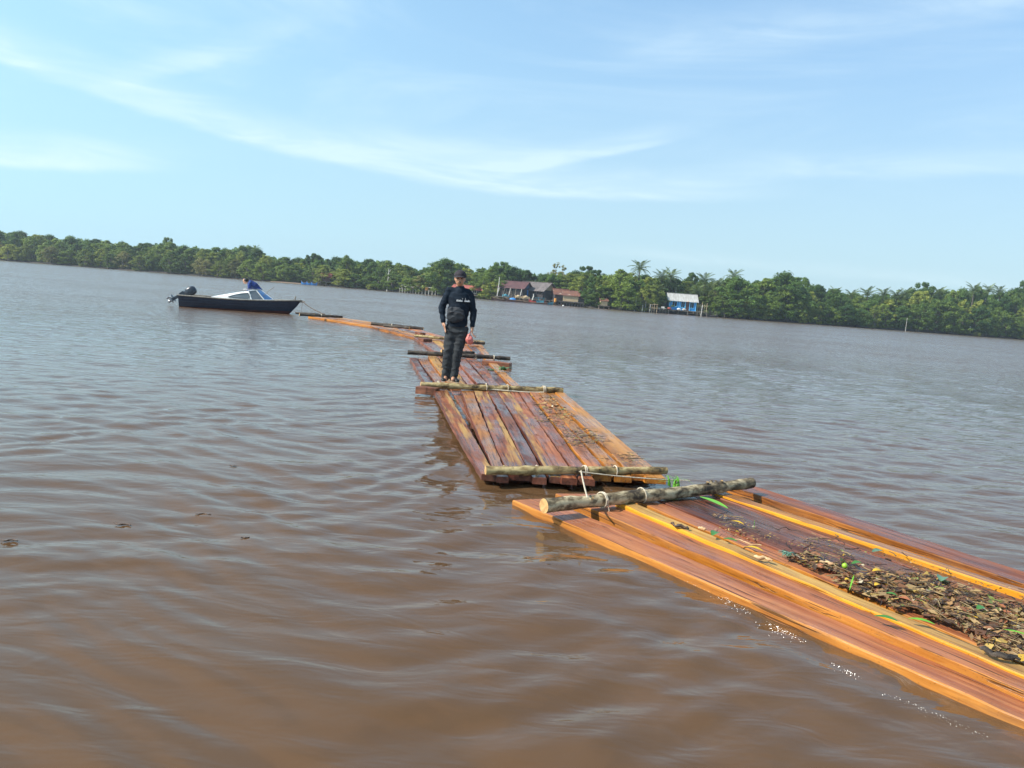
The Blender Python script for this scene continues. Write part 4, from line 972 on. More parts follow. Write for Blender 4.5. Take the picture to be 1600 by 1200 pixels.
kind('s1', 'sparse_tree', 'olive', 10, 9, 1.9, 4.6, 36, 1700, .16, 'trunk', 1); kind('d1', 'domed_tree', 'dark', 11, 9, 3.8, 4.5, 44, 9500, .18, 'trunk_dark', top_round=.35)
DBG = []
def plant(key, px, back, ztop, wf, label, group, name=None, base=0.0, D=None):
    cname, cm, tm, h, rad = KINDS[key]; DBG.append((px, label))
    D = D or shoreD(px)+back; p = P(px, HOR(px), D); p.z = base; t = empty(name or cname, p, random.uniform(0, 6.28))
    s = (ztop-base)/h*1.02; t.scale = (wf, wf, s)
    link('crown', cm, t); link('trunk', tm, t)
    return tag(t, label, 'tree', group)
STRETCH = [(262, 'far left bank'), (440, 'bank behind the speedboat'), (620, 'bank right of the speedboat'),
           (705, 'bank behind the pole jetty'), (790, 'bank by the red roof'), (865, 'bank behind the maroon roof'), (935, 'bank behind the rusty huts'),
           (1035, 'bank left of the blue house'), (1110, 'bank around the blue house'), (1250, 'bank right of the blue house'),
           (1420, 'bank below the right palms'), (9999, 'bank at the right edge')]
def stretch(px):
    for a, s in STRETCH:
        if px < a: return s
WORD = {'m': 'green mangrove', 'y': 'yellow-green mangrove', 'o': 'thin olive mangrove', 'd': 'dark green mangrove', 'b': 'tall broadleaf', 'n': 'tall green broadleaf'}
KW = {'m1': 'm', 'm2': 'm', 'm3': 'd', 'm4': 'd', 'm5': 'y', 'm6': 'y', 'm7': 'o', 'b1': 'b', 'b2': 'n'}
rt = random.Random(42); ROWS = {}
def forest_row(step, back, f0, f1, kinds, rowword, jit, skip=(), w0=.8, w1=1.15, x0=-210, x1=1790):
    px = x0
    while px < x1:
        x = px+rt.uniform(-jit, jit); px += step*rt.uniform(.75, 1.25)
        if any(a < x < b for a, b in skip): continue
        k = rt.choice(kinds(x) if callable(kinds) else kinds); D = shoreD(x)+back+rt.uniform(-1.5, 1.5)
        z = topz(x, D)*rt.uniform(f0, f1); w = rt.uniform(w0, w1)
        t = plant(k, x, D-shoreD(x), max(1.5, z), w, None, f'trees of the {rowword}, {stretch(x)}', D=D)
        ROWS.setdefault((WORD[KW[k]], rowword, stretch(x)), []).append((x, t))
HSK = [(703, 757), (783, 912), (1033, 1108)]
fr = lambda x: ['m1', 'm2', 'm5', 'm6', 'm7', 'm2'] if x < 1110 else ['m1', 'm2', 'm5', 'm2', 'm1', 'm3']
forest_row(20, 1.8, .50, .74, fr, 'front row', 7, HSK)
forest_row(23, 6.5, .70, .90, ['m1', 'm2', 'm3', 'm5', 'm6', 'm4'], 'middle row', 8, [(710, 752), (786, 905), (1038, 1100)])
forest_row(22, 13, .86, 1.0, ['m3', 'm4', 'b1', 'm1', 'm2', 'm6', 'm3'], 'back row', 8, (), 1.05, 1.55)
forest_row(34, 20, .86, .98, ['m3', 'b1', 'm3'], 'rearmost row', 8, (), 1.0, 1.4)
ORD = ['leftmost', 'second', 'third', 'fourth', 'fifth', 'sixth', 'seventh', 'eighth', 'ninth', 'tenth', 'eleventh', 'twelfth', 'thirteenth', 'fourteenth', 'fifteenth', 'sixteenth', 'seventeenth', 'eighteenth']
for (w_, row_, st_), L_ in ROWS.items():
    L_.sort(key=lambda e: e[0])
    for i, (x, t) in enumerate(L_):
        t['label'] = f'{w_} tree in the {row_}, {st_}' if len(L_) == 1 else f'{ORD[i]} {w_} tree'+(' from the left' if i else '')+f', {row_}, {st_}'
# trees that stand out
def single(key, px, back, top_px, wf, label, name=None):
    D = shoreD(px)+back; plant(key, px, back, CAMZ-(top_px-HOR(px))*D/FPX, wf, label, None, name)
single('m3', 694, 3, 408, 1.55, 'big round dark green tree rising just left of the man\'s cap')
single('m1', 684, 2, 414, 1.1, 'leafy green tree leaning out over the bamboo jetty')
single('b2', 540, 4, 402, 1.0, 'tall loose-crowned green tree above the bank left of the bare white trunk')
single('s1', 866, 24, 413, 1.0, 'thin tall sparse tree poking above the bank, left of a pair'); single('s1', 876, 23, 417, .9, 'thin tall sparse tree poking above the bank, right of a pair')
single('d1', 914, 16, 420, 1.15, 'domed dark tree with yellowish top behind the rusty hut'); single('d1', 1077, 17, 430, .85, 'flat domed dark tree behind the blue stilt house')
single('d1', 780, 14, 413, 1.1, 'flat-topped dark tree behind the brown-roofed houses'); single('m1', 766, 3, 423, 1.35, 'pale green tree beside the bare pole left of the brown houses')
single('m3', 860, 11, 431, .95, 'round dark green bush tree behind the grey-roofed house'); single('m4', 922, 1.5, 434, .85, 'bright green upright tree at the water right of the rusty hut')
single('m1', 965, 3, 424, 1.2, 'tall green mangrove midway between the rusty hut and the blue house')
single('m3', 1145, 3, 437, 1.75, 'large round deep green tree right of the blue stilt house'); single('m3', 1222, 5, 430, 1.8, 'tallest deep green tree right of the blue house')
single('m1', 1190, 6, 438, 1.3, 'green tree between the two large deep green trees'); single('d1', 262, 14, 375, .8, 'flat-topped tree standing above the left bank before the boat')
single('d1', 1434, 16, 446, 1.1, 'domed tree rising above the palms on the right'); single('d1', 1595, 12, 443, 1.2, 'domed tree at the very right edge'); single('d1', 488, 12, 399, .9, 'flat-crowned dark tree right of the speedboat')
single('m5', 1254, .5, 477, .55, 'small bright yellow-green shrub tree at the water, right of the tallest tree', 'shrub'); single('m5', 1280, .5, 479, .35, 'slender small shrub beside the bright yellow-green one', 'shrub')
single('m2', 1308, .5, 487, .6, 'low green shrub at the water\'s edge farther right', 'shrub'); single('m5', 1365, 0, 478, .6, 'feathery yellow-green shrub tree overhanging the water', 'shrub')
single('m5', 1527, -1.5, 519, .42, 'tiny yellow-green mound of leaves on the water at right', 'shrub'); single('m5', 580, 0, 444, .5, 'low bright shrub left of the bare white trunk', 'shrub')
single('m2', 755, 0, 456, .45, 'small round green bush beside the red-roofed house', 'shrub'); single('m6', 1195, -0.3, 480, .5, 'bright green bush at the foot of the large trees', 'shrub')
single('m5', 427, -0.5, 436, .25, 'tiny pale bush on the mud spit behind the boat', 'shrub')
# the wood behind, one closed mass of leaves
def wood_mass():
    r = np.random.default_rng(77); n = 60000; px = r.uniform(-260, 1860, n); back = r.uniform(19, 34, n); u = r.random(n)**.8
    Dv = np.interp(px, SHX, SHD)+back; top = (CAMZ-(np.interp(px, TOPX, TOPY)-HOR(px))*Dv/FPX)*(.86+.07*np.sin(px*.11)+.05*np.sin(px*.31+1))
    z = .3+u*(top-.3); X = []
    for i in range(n): p = P(px[i], HOR(px[i]), Dv[i]); X.append((p.x, p.y, z[i]))
    Pn = np.array(X); nrm = r.normal(0, 1, (n, 3))+np.array([0, -.4, .6]); nrm /= np.linalg.norm(nrm, axis=1)[:, None]
    t = np.cross(nrm, r.normal(0, 1, (n, 3))); t /= np.linalg.norm(t, axis=1)[:, None]; b = np.cross(nrm, t); sz = r.uniform(.25, .6, n)[:, None]
    Q = np.stack([Pn-t*sz, Pn-b*sz*.7, Pn+t*sz, Pn+b*sz*.7], 1)
    tag(link('distant_wood', np_mesh('distant_wood', Q.reshape(-1, 3), np.arange(n*4).reshape(-1, 4), FM['dark'])), 'dense dark wood closing the gaps behind the bank trees', 'forest', kind='stuff')
wood_mass()
# palms
def frond_mesh(seed, L=3.0, droop=1.0):
    r = random.Random(seed); b = MB(); pts = []
    for i in range(9):
        t = i/8; pts.append(Vector((L*(t-.12*t*t*droop), 0, L*(.55*t-.75*droop*t*t))))
    b.tube(pts, [.05-.005*i for i in range(9)], 4)
    for i in range(1, 9):
        for q in (0, .5):
            t = min(1, (i-q)/8); p = pts[i].lerp(pts[i-1], q); w = .62*math.sin(math.pi*(.12+.80*t))
            for s in (-1, 1):
                e = p+Vector((.32*w+.1, s*w*r.uniform(.8, 1.1), -w*r.uniform(.35, .7))); m_ = p.lerp(e, .5)+Vector((0, 0, .08)); k = .05
                b.add([p+Vector((-k, 0, 0)), p+Vector((k, 0, 0)), m_+Vector((k, 0, 0)), e, m_-Vector((k, 0, 0))], [(0, 1, 2, 4), (4, 2, 3)])
    return b.mesh('frond', FM['palm'])
FR = [frond_mesh(1, 3.0, .7), frond_mesh(2, 2.9, 1.05), frond_mesh(3, 2.7, 1.4)]
def palm_trunk(h, lean, seed):
    b = MB(); r = .14; b.tube([Vector((lean*h*t*t, .04*math.sin(5*t+seed), h*t)) for t in [i/8 for i in range(9)]], [r*(1.35-.55*i/8) for i in range(9)], 7); return b.mesh('trunk', MT['trunk'], True)
def palm(px, back, top_px, label, seed, lean=.05, sz=1.0, nf=21):
    r = random.Random(seed); D = shoreD(px)+back; p = P(px, HOR(px), D); p.z = 0; zt = CAMZ-(top_px-HOR(px))*D/FPX
    h = max(2.5, zt-1.5*sz); t = empty('palm_tree', p-Vector((lean*h, 0, 0))); tag(t, label, 'palm', 'palms standing in the far bank forest')
    link('trunk', palm_trunk(h, lean, seed), t)
    for k in range(nf):
        a = k*2.399+r.uniform(-.2, .2); up = 1-k/nf; f = link('frond', FR[0 if up > .6 else 1 if up > .25 else 2], t, (lean*h, 0, h), (0, -R(-30+82*up+r.uniform(-8, 8))*1.0, a)); f.scale = (sz*r.uniform(.85, 1.1),)*3
for i, (px, back, ty, sz, ln, lb) in enumerate([
    (995, 12, 411, 1.0, .03, 'tallest coconut palm, alone against the sky left of the blue house'), (1030, 9, 425, 1.0, .08, 'pale fronded palm just left of the blue house roof'),
    (1044, 11, 424, 1.0, .06, 'dark palm leaning right, behind the pale fronded palm'), (1096, 10, 430, 1.0, -.04, 'dark palm above the right end of the blue house roof'),
    (1086, 5, 447, .85, .05, 'low palm directly behind the blue house roof'), (1107, 7, 444, .9, .1, 'drooping palm right of the blue house roof'), (1118, 8, 438, .9, .1, 'palm with yellowed fronds between blue house and big round tree'),
    (1141, 14, 424, .95, 0, 'palm top standing above the big round tree'), (1112, 12, 441, .9, -.1, 'half hidden dark palm behind the yellowed one'), (1024, 6, 446, .9, .15, 'small palm in the trees left of the blue house'),
    (1300, 12, 452, .85, .1, 'leftmost palm of the right bank skyline'), (1326, 11, 456, .85, 0, 'second palm of the right bank skyline'), (1350, 9, 452, 1.0, -.05, 'wide spreading palm of the right bank skyline'),
    (1375, 8, 453, .9, .05, 'pale upright palm right of the wide spreading one'), (1395, 12, 455, .9, 0, 'short palm between two taller ones on the right bank'), (1408, 10, 453, 1.0, .06, 'palm left of the domed tree on the right bank'),
    (1460, 12, 451, 1.0, 0, 'palm right of the domed tree on the right bank'), (1536, 10, 448, .85, .1, 'dark palm near the right edge of the photo'), (1552, 12, 449, .85, -.1, 'second dark palm near the right edge'), (1513, 9, 446, 1.0, 0, 'yellowed palm left of the dark pair near the right edge'),
    (380, 14, 386, .6, 0, 'small palm head among the trees behind the speedboat'), (398, 14, 386, .7, .05, 'pointed palm head above the bent person in the boat')]):
    palm(px, back, ty, lb, i, ln, sz)

# ------------------------------------------------------------------ far bank: houses, jetties, boats
MT['roof_red'] = simple('faded_red_roof_sheet', (0.42, 0.10, 0.07), (0.26, 0.07, 0.05), 0.7, .8, stretch=(6, 1, 1))
MT['roof_maroon'] = simple('dark_maroon_roof', (0.115, 0.045, 0.045), (0.07, 0.03, 0.03), 0.8, 1.2)
MT['roof_grey'] = simple('weathered_grey_roof', (0.17, 0.14, 0.13), (0.09, 0.075, 0.07), 0.8, 1.2)
MT['roof_pale'] = simple('pale_corrugated_sheet', (0.46, 0.45, 0.42), (0.34, 0.32, 0.29), 0.6, .9, stretch=(5, 1, 1), wear=((0.25, 0.10, 0.05), .7, .64))
MT['roof_rust'] = simple('rusty_roof_sheet', (0.20, 0.085, 0.05), (0.12, 0.05, 0.035), 0.8, 1.5, wear=((0.42, 0.36, 0.28), .8, .6))
MT['wall_dark'] = simple('dark_board_wall', (0.05, 0.04, 0.04), (0.03, 0.026, 0.03), 0.9, 2, stretch=(8, 1, 1))
MT['wall_blue_dark'] = simple('dusky_blue_board_wall', (0.045, 0.085, 0.16), (0.03, 0.055, 0.11), 0.8, 2, stretch=(8, 1, 1))
MT['wall_blue'] = simple('bright_blue_paint', (0.02, 0.30, 0.68), (0.015, 0.22, 0.55), 0.6, 1.5, stretch=(8, 1, 1))
MT['wall_blue_pale'] = simple('pale_blue_trim', (0.16, 0.52, 0.80), (0.10, 0.42, 0.72), 0.6, 1.5)
MT['wall_tan'] = simple('pale_tan_plank_wall', (0.55, 0.42, 0.26), (0.36, 0.26, 0.15), 0.8, 2, stretch=(1, 1, 8))
MT['post'] = simple('grey_stilt_wood', (0.20, 0.17, 0.14), (0.08, 0.065, 0.05), 0.9, 3)
MT['post_pale'] = simple('bleached_pole', (0.62, 0.60, 0.54), (0.42, 0.40, 0.35), 0.8, 3)
MT['dark'] = simple('dark_opening', (0.012, 0.012, 0.014), None, 0.9, 2)
MT['yellow'] = simple('faded_yellow_paint', (0.50, 0.42, 0.10), (0.34, 0.27, 0.08), 0.6, 2)
MT['red'] = simple('faded_red_paint', (0.52, 0.07, 0.05), (0.36, 0.05, 0.04), 0.6, 2)
MT['teal'] = simple('teal_boat_paint', (0.04, 0.22, 0.28), (0.03, 0.14, 0.20), 0.6, 2)
MT['blue'] = simple('blue_plastic', (0.03, 0.26, 0.66), (0.02, 0.18, 0.50), 0.5, 2)
MT['orange'] = simple('orange_plastic', (0.75, 0.30, 0.04), None, 0.5, 2)
MT['brownhull'] = simple('brown_wooden_hull', (0.10, 0.035, 0.025), (0.05, 0.022, 0.018), 0.7, 2)
def gable_house(name, px, base_py, back, W_, Dp, zfloor, wall, rise, rz, roofm, wallm, gablem, label, over=.5, posts=4, wins=(), door=None, trim=None, stilt='post', deck=1.5, deckw=0.0, sheets=9):
    D = shoreD(px)+back; o = P(px, base_py, D); o.z = 0; t = empty(name, o, rz); tag(t, label, 'house'); V = Vector
    z0, z1 = zfloor, zfloor+wall; b = MB(); b.box((0, 0, (z0+z1)/2), (W_, Dp, wall)); b.build('wall', MT[wallm], t)
    if rise > 0.05:
        for s in (-1, 1):
            g = MB(); x = s*(W_/2-.03); g.add([(x, -Dp/2, z1), (x, Dp/2, z1), (x, 0, z1+rise), (x-s*.1, -Dp/2, z1), (x-s*.1, Dp/2, z1), (x-s*.1, 0, z1+rise)], [(0, 1, 2), (5, 4, 3), (0, 2, 5, 3), (1, 4, 5, 2)]); g.build('gable', MT[gablem], t)
        for s in (-1, 1):      # each slope is laid from separate sheets
            sl = math.hypot(Dp/2+over, rise*(1+over/(Dp/2))); ang = math.atan2(rise, Dp/2); n = sheets; w = (W_+2*over)/n
            for k in range(n):
                m_ = MB(); x = -(W_/2+over)+w*(k+.5); c = V((x, s*(Dp/2+over)/2, z1+rise-(rise*(1+over/(Dp/2)))/2+.06+(.012 if k % 2 else 0)))
                m_.box(c, (w*1.04, sl, .035), rot=Matrix.Rotation(-s*ang, 3, 'X')); m_.build('roof_sheet', MT[roofm], t)
        m_ = MB(); m_.box((0, 0, z1+rise+.10), (W_+2*over, .28, .05)); m_.build('ridge_cap', MT[roofm], t)
    m_ = MB(); m_.box((deckw/2, -deck/2, z0-.10), (W_+.8+abs(deckw), Dp+deck, .14)); m_.build('floor_deck', MT['post'], t)
    nx = max(3, int((W_+abs(deckw))/1.3)); xs = [-(W_/2+.3)+(W_+.6+deckw)*k/(nx-1) for k in range(nx)]
    for x in xs:
        for y in (-Dp/2-deck+.1, -Dp/2+.1, Dp/2-.1): m_ = MB(); m_.tube([V((x, y, -.6)), V((x+.03, y, z0-.1))], .075, 6); m_.build('stilt', MT[stilt], t)
    for (x, w, h, zc) in wins:
        m_ = MB(); m_.box((x, -Dp/2-.03, z0+zc), (w, .06, h)); wo = m_.build('window', MT['dark'], t)
        f = MB()
        for sx in (-1, 1): f.box((x+sx*(w/2+.05), -Dp/2-.05, z0+zc), (.1, .10, h+.2))
        for sz in (-1, 1): f.box((x, -Dp/2-.05, z0+zc+sz*(h/2+.05)), (w, .09, .1))
        f.build('frame', MT[trim or wallm], wo)
        f = MB(); f.box((x, -Dp/2-.07, z0+zc), (.05, .03, h)); f.build('mullion', MT[trim or wallm], wo)
    if door: m_ = MB(); m_.box((door[0], -Dp/2-.03, z0+.95), (door[1], .06, 1.9)); m_.build('door', MT[door[2]], t)
    return t, z0, Dp
# blue stilt house
h, z0, Dp = gable_house('stilt_house', 1064, HOR(1064), 2.0, 5.7, 3.6, .95, 2.15, 1.35, R(-2), 'roof_pale', 'wall_blue', 'wall_blue', 'bright blue wooden house on stilts with a pale grey corrugated roof', over=.45, wins=[(-1.75, .95, 1.0, 1.25), (.05, .75, 1.15, 1.2), (1.95, .85, 1.1, 1.2)], door=(1.05, .75, 'brownhull'), trim='wall_blue_pale', deck=1.9, deckw=1.8, sheets=8)
for x in (-2.85, -.75, .55, 1.5, 2.83): m_ = MB(); m_.box((x, -1.86, z0+1.07), (.16, .12, 2.14)); m_.build('corner_board', MT['wall_blue_pale'], h)
m_ = MB(); m_.sphere((1.05, -2.1, z0+1.95), .14, 8, 6); m_.build('porch_lamp', MT['orange'], h)
def far_pt(px, back, z): D = shoreD(px)+back; p = P(px, HOR(px), D); p.z = z; return p
def small(name, px, back, z, build, mat, label, cat, rz=0.0):
    b = MB(); build(b); return tag(b.build(name, MT[mat], None, False, loc=far_pt(px, back, z), rot=(0, 0, rz)), label, cat)
def frame_rack(px, label, h_, w_, mat, back=-2.4, n=4, rails=(.5, .9), z=0, name='drying_rack'):
    t = empty(name, far_pt(px, back, 0)); tag(t, label, 'rack')
    for k in range(n): x = w_*(k/(n-1)-.5); m_ = MB(); m_.tube([Vector((x, 0, -.6)), Vector((x+.05*math.sin(k*2), 0, h_*(1-.12*(k % 2)))) ], .055, 6); m_.build('post', MT[mat], t)
    for rl in rails: m_ = MB(); m_.tube([Vector((-w_/2-.2, -.06, h_*rl)), Vector((w_/2+.2, -.06, h_*rl*1.03))], .05, 6); m_.build('rail', MT[mat], t)
    return t
def jetty(px0, px1, back, z, wd, label, mat='post', deckmat='post', n=8, up=0.0, rail=False):
    a, b_ = far_pt(px0, back, z), far_pt(px1, back, z); d = b_-a; t = empty('jetty', Vector((a.x, a.y, 0)), math.atan2(d.y, d.x)); tag(t, label, 'jetty'); L = d.length
    nb = max(6, int(L/.5))
    for k in range(nb): m_ = MB(); m_.box((L*(k+.5)/nb, 0, z+.006*(k % 2)), (L/nb*.93, wd, .07)); m_.build('deck_board', MT[deckmat], t)
    for k in range(n+1):
        for y in (-wd/2, wd/2): m_ = MB(); x = L*k/n; m_.tube([Vector((x, y, -.6)), Vector((x+.05*math.sin(k*3), y, z+up*(1 if (k+(y > 0)) % 2 else .2)))], .07, 6); m_.build('post', MT[mat], t)
    if rail: m_ = MB(); m_.tube([Vector((0, -wd/2, z+up*.9)), Vector((L, -wd/2, z+up*.8))], .05, 6); m_.build('rail', MT[mat], t)
jetty(1024, 1042, -1.2, .75, 1.6, 'grey timber landing with loose poles left of the blue house', up=.4, n=4)
frame_rack(1021, 'yellowish pole frame standing at the left end of the blue house landing', 1.9, 1.6, 'wall_tan', -2.0)
frame_rack(1097, 'tall pale pole frame right of the blue house, its posts leaning together', 2.9, 1.9, 'wall_tan', -1.8, 5, (.35, .75))
small('washing_trough', 1034, -1.6, .78, lambda b: (b.box((0, 0, .30), (1.7, .5, .1)), b.box((-.5, 0, .12), (.1, .4, .3)), b.box((.5, 0, .12), (.1, .4, .3)), b.box((.3, .1, .50), (.6, .3, .35))), 'post_pale', 'white basin table on the landing left of the blue house', 'table')
for k, (px, c, lb) in enumerate([(1061, 'white', 'white sack on the blue house porch, left of a pair'), (1069, 'post_pale', 'pale sack on the blue house porch, right of a pair'), (1046, 'roof_red', 'reddish bundle lying at the left of the blue house porch')]):
    small('sack', px, -1.2, .95, lambda b: (b.sphere((0, 0, .2), (.42, .3, .24), 10, 6), b.sphere((.25, 0, .16), (.25, .25, .18), 8, 6)), c, lb, 'sack')
jetty(1103, 1118, -1.0, .65, 1.4, 'low dark plank jetty right of the tall pole frame', n=3, up=.5, rail=True)
for i, px in enumerate((1004, 1016)): small('mooring_pole', px, -2.5, 0, lambda b: b.tube([Vector((0, 0, -.6)), Vector((.1, 0, 1.5+.2*i))], .06, 6), 'post_pale', ['thin pole in the water left of the blue house landing', 'second thin pole, closest to the blue house landing'][i], 'pole')
small('mooring_pole', 1096, -4.5, 0, lambda b: b.tube([Vector((0, 0, -.6)), Vector((.15, 0, 2.4))], .08, 6), 'post_pale', 'pale pole standing in front of the tall pole frame', 'pole')
small('mooring_pole', 1416, -1, 0, lambda b: b.tube([Vector((0, 0, -.6)), Vector((.03, 0, 3.2))], .05, 6), 'post_pale', 'thin pale pole standing before the trees of the right bank', 'pole')
# brown-roofed houses
h, z0, Dp = gable_house('fishing_house', 805, HOR(805), 3.0, 5.6, 4.6, 1.0, 2.1, 1.35, R(-24), 'roof_maroon', 'wall_dark', 'wall_blue_dark', 'fishing house with a maroon roof, open front and dusky blue gable', over=.5, wins=[(-1.6, .8, 1.0, 1.2), (.6, 1.0, 1.1, 1.2)], trim='post', deck=1.8)
for k in range(5): m_ = MB(); m_.tube([Vector((-2.7+1.35*k, -Dp/2-1.2, z0)), Vector((-2.7+1.35*k, -Dp/2-.35, z0+1.95))], .07, 6); m_.build('veranda_post', MT['post_pale' if k % 2 == 0 else 'post'], h)
m_ = MB(); m_.box((2.82, .3, z0+.95), (.06, .7, 1.7)); m_.build('side_door', MT['blue'], h)
gable_house('fishing_house', 838, HOR(838), 6.0, 7.2, 5.0, 1.0, 2.0, 1.65, R(-38), 'roof_grey', 'wall_dark', 'wall_tan', 'larger grey-roofed house standing behind and right of the maroon roof', over=.6, wins=[(-1.2, .9, .9, 1.2), (1.3, .9, .9, 1.2)], trim='post', deck=1.4)
h, z0, Dp = gable_house('plank_hut', 892, HOR(892), 2.2, 3.3, 3.0, 1.0, 1.35, .95, R(-6), 'roof_rust', 'wall_tan', 'wall_dark', 'hut with a rusty roof and pale tan plank walls', over=.35, deck=1.0)
for k in range(7): m_ = MB(); m_.box((0, -Dp/2-.02-.012*(k % 2), z0+.10+.19*k), (3.26, .04, .17)); m_.build('wall_plank', MT['wall_tan'], h)
gable_house('plank_hut', 875, HOR(875), 3.6, 2.9, 3.2, 1.0, 1.45, 1.1, R(8), 'roof_rust', 'wall_dark', 'wall_dark', 'dark-walled hut with a patched whitish rusty roof left of the tan hut', over=.4, deck=.8)
gable_house('plank_hut', 907, HOR(907), 2.6, 1.7, 2.4, 1.0, .75, .45, R(-4), 'roof_rust', 'wall_dark', 'wall_dark', 'low dark lean-to shed at the right end of the rusty huts', over=.25, deck=.8, sheets=4)
gable_house('waterside_house', 733, HOR(733), 2.5, 6.6, 4.4, .8, 1.15, .85, R(-14), 'roof_red', 'wall_dark', 'wall_dark', 'long house with a red and grey roof partly hidden behind the standing man', over=.5, wins=[(2.0, .9, .6, .7)], trim='post_pale', deck=1.6)
gable_house('shack', 943, HOR(943), 0.5, 1.5, 1.5, .7, 1.0, .45, R(5), 'roof_rust', 'wall_tan', 'wall_dark', 'tiny shack in a gap of the mangroves right of the rusty huts', over=.2, deck=.5, sheets=3)
gable_house('shack', 510, HOR(510), 1.0, 2.3, 2.2, 1.2, 1.3, .85, R(10), 'roof_red', 'brownhull', 'brownhull', 'red-roofed shack among the trees right of the speedboat', over=.3, deck=.4, sheets=4)
jetty(783, 862, -1.4, .85, 2.0, 'grey plank landing along the front of the brown-roofed houses', n=12, up=.5)
jetty(862, 914, -.8, .85, 1.8, 'dark piled platform under the rusty huts', mat='wall_dark', deckmat='wall_dark', n=12)
m_ = None
for (a, b_, lb, u) in [(627, 652, 'left stretch of the bare pole jetty left of the man', 1.15), (652, 683, 'right stretch of the bare pole jetty, nearer the man', 1.5)]:
    jetty(a, b_, -.5, .9, .9, lb, mat='post_pale', deckmat='post', n=6, up=u*.6, rail=True)
small('plank_shelf', 633, -.8, 1.75, lambda b: (b.box((0, 0, 0), (1.9, .7, .08)), b.box((-.8, 0, -.4), (.08, .08, .8)), b.box((.8, 0, -.4), (.08, .08, .8))), 'post_pale', 'white plank shelf at the left end of the bare pole jetty', 'shelf')
small('crate', 667, -1.0, .95, lambda b: (b.box((0, 0, .33), (.62, .5, .55)), b.box((0, 0, .63), (.70, .56, .06)), b.box((0, 0, .05), (.70, .56, .06))), 'orange', 'orange-yellow crate on the pole jetty', 'crate')
t = empty('flag', far_pt(669, -.6, .9)); tag(t, 'small faded red flag flying above the pole jetty', 'flag')
m_ = MB(); m_.tube([Vector((0, 0, 0)), Vector((.02, 0, 2.0))], .04, 6); m_.build('flagpole', MT['post'], t)
m_ = MB(); V_ = []
for i in range(6): x = .04+.13*i; V_ += [(x, .06*math.sin(i*1.3), 1.95), (x, .06*math.sin(i*1.3+.3), 1.25+.03*i)]
m_.add(V_, [(2*i, 2*i+2, 2*i+3, 2*i+1) for i in range(5)]); m_.build('cloth', MT['red'], t)
# bare trunks and poles
def bare(px, back, top_px, r, label, mat='post_pale', name='bare_trunk', br=0):
    D = shoreD(px)+back; zt = CAMZ-(top_px-HOR(px))*D/FPX; t = empty(name, far_pt(px, back, 0)); tag(t, label, 'tree trunk' if name == 'bare_trunk' else 'pole')
    m_ = MB(); m_.tube([Vector((0, 0, -.6)), Vector((.08, 0, zt*.4)), Vector((.25, 0, zt*.75)), Vector((.22, 0, zt))], [r*1.3, r, r*.8, r*.5], 7); m_.build('trunk' if name == 'bare_trunk' else 'shaft', MT[mat], t, True)
    for k in range(br): m_ = MB(); z = zt*(.55+.15*k); s = (-1)**k; m_.tube([Vector((.2, 0, z)), Vector((.2+s*.6, 0, z+.7))], [r*.5, r*.2], 5); m_.build('branch', MT[mat], t)
bare(605, -.6, 420, .12, 'tall bare white trunk standing at the water between boat and jetty', br=3)
bare(777, -1.5, 433, .11, 'tall bare pale pole at the water left of the maroon-roofed house', name='pole')
bare(832, -2.8, 459, .16, 'short thick white post in front of the grey-roofed house', name='pole')
bare(1052, 8, 449, .05, 'thin antenna mast behind the blue house roof', name='pole')
for i, px in enumerate((1008, 992)): bare(px, .2, 462+i, .06, ['thin pale bare trunk at the water, nearer the blue house', 'thin pale bare trunk at the water, farther from the blue house'][i])
# boats along the bank
def longboat(px, back, L, w, hgt, rz, hullm, label, inner='wall_dark', extra=None, name='wooden_boat'):
    t = empty(name, far_pt(px, back, 0), rz); tag(t, label, 'boat'); b = MB(); N = 12; n = 7
    for i in range(N+1):
        u = i/N; x = L*(u-.5); q = max(.04, math.sin(math.pi*(.08+.84*u))**.55); s = hgt*(1+1.1*abs(2*u-1)**3)
        b.v += [(x, -w/2*q, s), (x, -w/2*q*.85, s*.3), (x, -w*.2*q, -.15), (x, 0, -.2), (x, w*.2*q, -.15), (x, w/2*q*.85, s*.3), (x, w/2*q, s)]
    for i in range(N):
        for k in range(6): a = i*7+k; b.f.append((a, a+1, a+8, a+7)); b.mi.append(0)
    b.f += [tuple(range(7)), tuple(range(N*7, N*7+7))[::-1]]; b.mi += [0, 0]; b.build('hull', MT[hullm], t, True)
    d = MB(); d.add([(v[0]*.98, v[1]*.93, hgt*.7) for v in b.v[0::7]]+[(v[0]*.98, v[1]*.93, hgt*.7) for v in b.v[6::7]], [(i, i+N+1, i+N+2, i+1) for i in range(N)]); d.build('deck', MT[inner], t)
    for s in (0, 6): g = MB(); g.tube([Vector(v) for v in b.v[s::7]], .045, 5); g.build('gunwale', MT[hullm if inner == hullm else 'deckwood'], t, True)
    if extra: extra(t)
    return t
def tarp(mat, c, r): return lambda t: MBs(lambda b: b.sphere(c, r, 12, 8)).build('tarpaulin', MT[mat], t, True)
def MBs(fn): b = MB(); fn(b); return b
def wheelhouse(mat, roof, x=0, L=1.6, hh=.9, w=.9):
    def f(t):
        b = MB(); 
        for sx in (-1, 1):
            for sy in (-1, 1): b.box((x+sx*L/2, sy*w/2, .35+hh/2), (.09, .09, hh))
        b.build('canopy_post', MT[mat], t); b = MB(); b.box((x, 0, .35+hh+.03), (L+.3, w+.25, .07)); b.build('canopy_roof', MT[roof], t)
        b = MB(); b.box((x, 0, .35+hh*.22), (L, w*.95, hh*.42)); b.build('cabin', MT[mat], t)
    return f
longboat(796, -4.0, 7.6, 1.1, .36, R(-3), 'brownhull', 'long dark brown boat with a yellow interior moored left below the maroon-roofed house', 'yellow')
